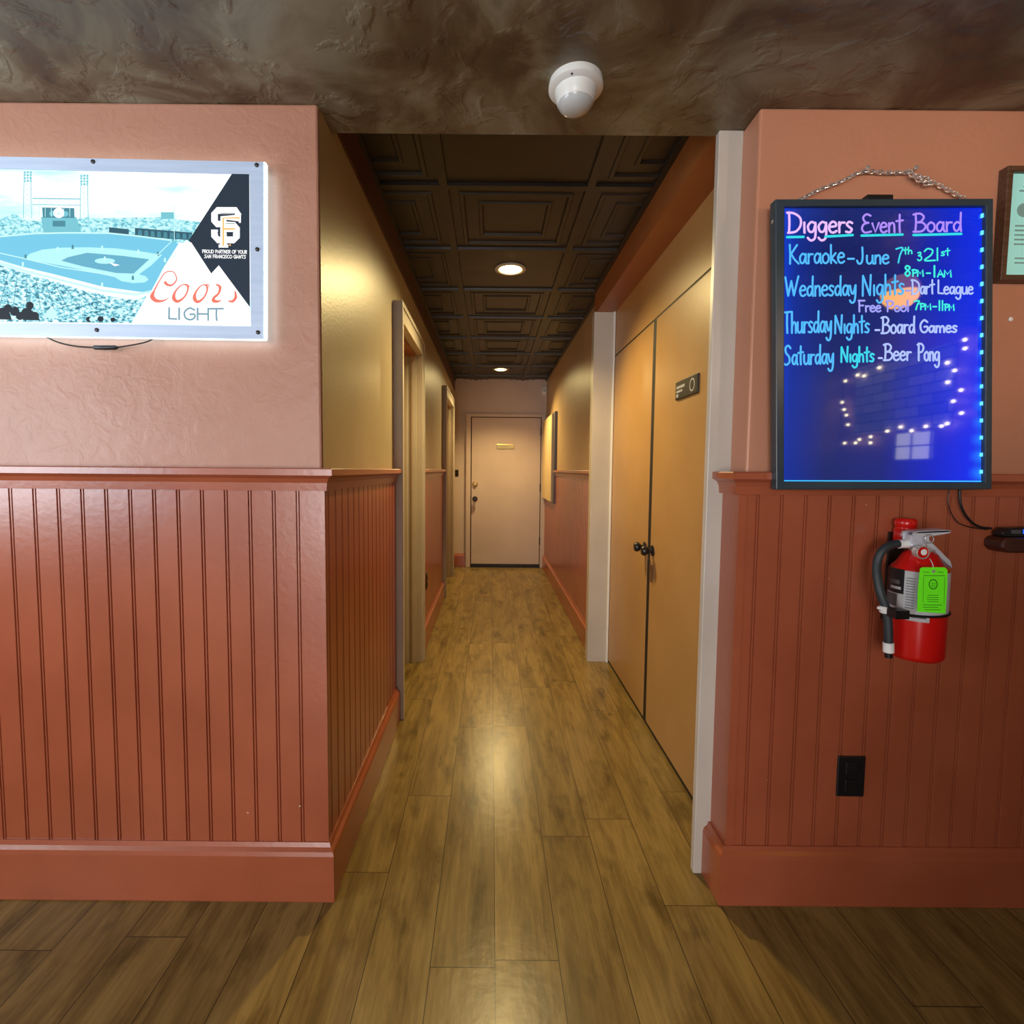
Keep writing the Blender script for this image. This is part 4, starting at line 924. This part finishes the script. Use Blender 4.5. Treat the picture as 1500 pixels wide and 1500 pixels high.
# ================================================================== ledge, adapter, certificate
X0 = 1.385
b = bmesh.new()
prism(b, [(X0+.014, 1.047), (X0, 1.060), (X0, 1.078), (X0+.010, 1.088), (2.6, 1.088), (2.6, 1.047)], 'y', YW-.065, YW-.009)
lg = tag(link('wall_ledge', b, MT['ledge'], None, bevel=.004), 'dark wooden drink ledge on the beadboard at the right edge', 'ledge')
ad = thing('power_adapter', 'black cord controller with a blue light lying on the drink ledge', 'adapter', (1.45, YW-.035, 1.088))
b = bmesh.new(); prism(b, [(1.400, 1.0885), (1.396, 1.100), (1.412, 1.113), (1.512, 1.116), (1.522, 1.104), (1.520, 1.0885)], 'y', YW-.050, YW-.022); link('case', b, MT['black'], ad, bevel=.003)
b = bmesh.new(); bx(b, (1.452, YW-.0515, 1.098), (1.464, YW-.049, 1.110)); bx(b, (1.472, YW-.0515, 1.099), (1.490, YW-.049, 1.108)); link('indicator_light', b, glow('indicator', lin(40, 90, 255), 1.6), ad)
b = bmesh.new(); bx(b, (1.420, YW-.0512, 1.098), (1.446, YW-.049, 1.108)); link('case_label', b, MT['labelink'], ad)
b = bmesh.new(); tube(b, smooth_path([(1.516, YW-.035, 1.104), (1.54, YW-.03, 1.118), (1.58, YW-.022, 1.13), (1.66, YW-.02, 1.10), (1.75, YW-.025, 1.094)]), .004, 8); link('cord', b, MT['black'], ad, 60)

cf = thing('framed_certificate', 'mint paper certificate in a brown wooden frame at the right edge', 'picture frame', (1.50, YW, 1.79))
def fr_ring(x0, x1, z0, z1, wd, ya, yb):
    b = bmesh.new(); R_ = []
    for i, y in ((0, ya), (wd, ya), (wd, yb), (0, yb)): R_.append([b.verts.new(c) for c in ((x0+i, y, z0+i), (x1-i, y, z0+i), (x1-i, y, z1-i), (x0+i, y, z1-i))])
    for j in range(4):
        A, B = R_[j], R_[(j+1)%4]
        for i in range(4): b.faces.new((A[i], A[(i+1)%4], B[(i+1)%4], B[i]))
    return b
link('frame', fr_ring(1.366, 1.606, 1.780, 2.078, .016, YW-.026, YW), MT['walnut'], cf, bevel=.002)
link('certificate_paper', box((1.376, YW-.016, 1.79), (1.596, YW-.006, 2.068)), MT['paper'], cf)
b = bmesh.new()
for z, a0, a1 in ((2.028, 1.42, 1.50), (2.016, 1.41, 1.50), (1.925, 1.405, 1.50), (1.913, 1.405, 1.56), (1.901, 1.405, 1.56), (1.889, 1.405, 1.55), (1.877, 1.405, 1.56), (1.84, 1.41, 1.48), (1.828, 1.41, 1.48)): bx(b, (a0, YW-.0168, z), (a1, YW-.016, z+.004))
lathe(b, [(.018, 0), (.018, .0008), (.012, .0009), (.012, .0004)], (1.425, YW-.016, 1.968), (0, -1, 0), 24)
link('certificate_print', b, MT['paperink'], cf)
o = thing('wall_screw', 'small white screw in the plaster at the right edge below the certificate', 'screw', (1.425, YW, 1.685))
link('head', lathe(bmesh.new(), [(.006, 0), (.006, .003), (.003, .005), (0, .005)], (1.425, YW, 1.685), (0, -1, 0), 14), MT['white'], o, 40)

# ================================================================== bar room behind the viewer (seen in the glossy board)
def win(n, b, panes, label):
    o = struct(n, b, MT['casing'], label, 'window'); p = link('pane', panes, glow('daylight_pane', (1.0, .93, .80, 1), 4.0), o); return o
b = bmesh.new()
for z in (.95, 1.5, 2.06): bx(b, (RX0-.09, -.62, z), (RX0-.03, .72, z+.04))
for y in (-.62, .03, .68): bx(b, (RX0-.09, y, .95), (RX0-.03, y+.04, 2.10))
win('window_1', b, box((RX0-.08, -.62, .95), (RX0-.07, .72, 2.10)), 'bar-room side window')
b = bmesh.new()
for z in (.25, 1.2, 2.21): bx(b, (-2.22, RY0-.09, z), (-.08, RY0-.03, z+.04))
for x in (-2.22, -1.17, -.12): bx(b, (x, RY0-.09, .25), (x+.04, RY0-.03, 2.25))
win('window_2', b, box((-2.22, RY0-.08, .25), (-.08, RY0-.07, 2.25)), 'bar-room glazed back doors')
b = bmesh.new()
for z in (1.40, 1.55, 1.70): bx(b, (RX1-.03, -3.04, z), (RX1, -2.56, z+.015))
for y in (-3.04, -2.82, -2.575): bx(b, (RX1-.03, y, 1.40), (RX1, y+.015, 1.715))
win('window_3', b, box((RX1-.015, -3.04, 1.40), (RX1-.008, -2.56, 1.715)), 'small far bar window mirrored in the event board')
# pale stone panel with string lights on the far wall, mirrored in the board
m, nt, bs = nodes('pale_stone'); bs.inputs['Roughness'].default_value = .8
tc = nt.nodes.new('ShaderNodeTexCoord'); sp = nt.nodes.new('ShaderNodeSeparateXYZ'); cb = nt.nodes.new('ShaderNodeCombineXYZ')
nt.links.new(tc.outputs['Object'], sp.inputs[0]); nt.links.new(sp.outputs[1], cb.inputs[0]); nt.links.new(sp.outputs[2], cb.inputs[1])
br = nn(nt, 'ShaderNodeTexBrick', Scale=1.0); br.inputs['Brick Width'].default_value = .34; br.inputs['Row Height'].default_value = .11; br.inputs['Mortar Size'].default_value = .006
br.inputs['Color1'].default_value = lin(226, 220, 206); br.inputs['Color2'].default_value = lin(172, 164, 150); br.inputs['Mortar'].default_value = lin(70, 62, 54)
nt.links.new(cb.outputs[0], br.inputs['Vector']); nt.links.new(br.outputs['Color'], bs.inputs['Base Color'])
struct('trim_16', box((RX1-.04, -3.69, 1.74), (RX1, -2.36, 2.56)), m)
l_ = spot('stone_panel_fill', (3.2, -2.9, 3.0), 60, (1, .92, .8), 80, .6); l_.rotation_euler = (Vector((RX1, -3.0, 2.1))-Vector((3.2, -2.9, 3.0))).to_track_quat('-Z', 'Y').to_euler()  # added spot that brightens the stone panel for its reflection
m_b = glow('string_bulb', (1, .82, .5, 1), 34); bulb_me = None
for X, Y in ((1297,165),(1298,222),(1182,314),(1231,364),(1184,440),(1272,491),(1222,563),(1275,640),(1182,708),(1145,724),(1043,726),(952,754),(880,730),(794,757),(687,793),(614,811),(686,832),(589,833),(519,834),(540,715),(530,653),(515,617),(503,570),(524,432),(601,394),(643,400),(741,346)):
    u, v = 1120+X/4.412, 460+Y/4.412
    q = at(u, v, 1.0); t = (RX1-.06)/q.x; p = Vector((q.x*t, 2*YB-t, EYE+(q.z-EYE)*t))
    if bulb_me is None:
        o = link('string_bulb', lathe(bmesh.new(), [(0, -.016), (.011, -.012), (.016, 0), (.011, .012), (0, .016)], (0, 0, 0), seg=10), m_b); bulb_me = o.data
    else: o = bpy.data.objects.new('string_bulb', bulb_me); C.objects.link(o)
    o.location = p; tag(o, 'tiny warm string light bulb on the far bar wall, mirrored in the event board', 'light bulb', 'string lights mirrored in the event board')
pg = at(1320, 428, 2.45); pd = Vector((pg.x, 2*YB-2.45, pg.z))
pn = thing('pendant_lamp', 'amber glass pendant lamp mirrored in the event board', 'lamp', (pd.x, pd.y, ZB))
link('globe', lathe(bmesh.new(), [(.076, 0), (.068, -.035), (.045, -.062), (0, -.076)], pd, (0, 0, 1), 28), glow('amber_glass', (1, .46, .01, 1), 16), pn, 60)
link('shade', lathe(bmesh.new(), [(.03, .075), (.055, .06), (.072, .03), (.077, -.002)], pd, (0, 0, 1), 28), glow('amber_shade', (1, .42, .12, 1), 2.2), pn, 60)
b = bmesh.new(); tube(b, [(pd.x, pd.y, pd.z+.07), (pd.x, pd.y, ZB)], .006, 8); link('stem', b, MT['darkmetal'], pn)

ct = thing('shade_counter', 'dark wooden counter added behind the viewer to shade the lower right wall', 'counter', (2.0, -1.1, 0))  # unseen block added to keep window light off the lower right wall
link('counter_front', box((.30, -1.35, 0), (3.6, -.85, 1.06)), MT['walnut'], ct, bevel=.006); link('counter_top', box((.22, -1.42, 1.06), (3.65, -.78, 1.11)), MT['ledge'], ct, bevel=.01)
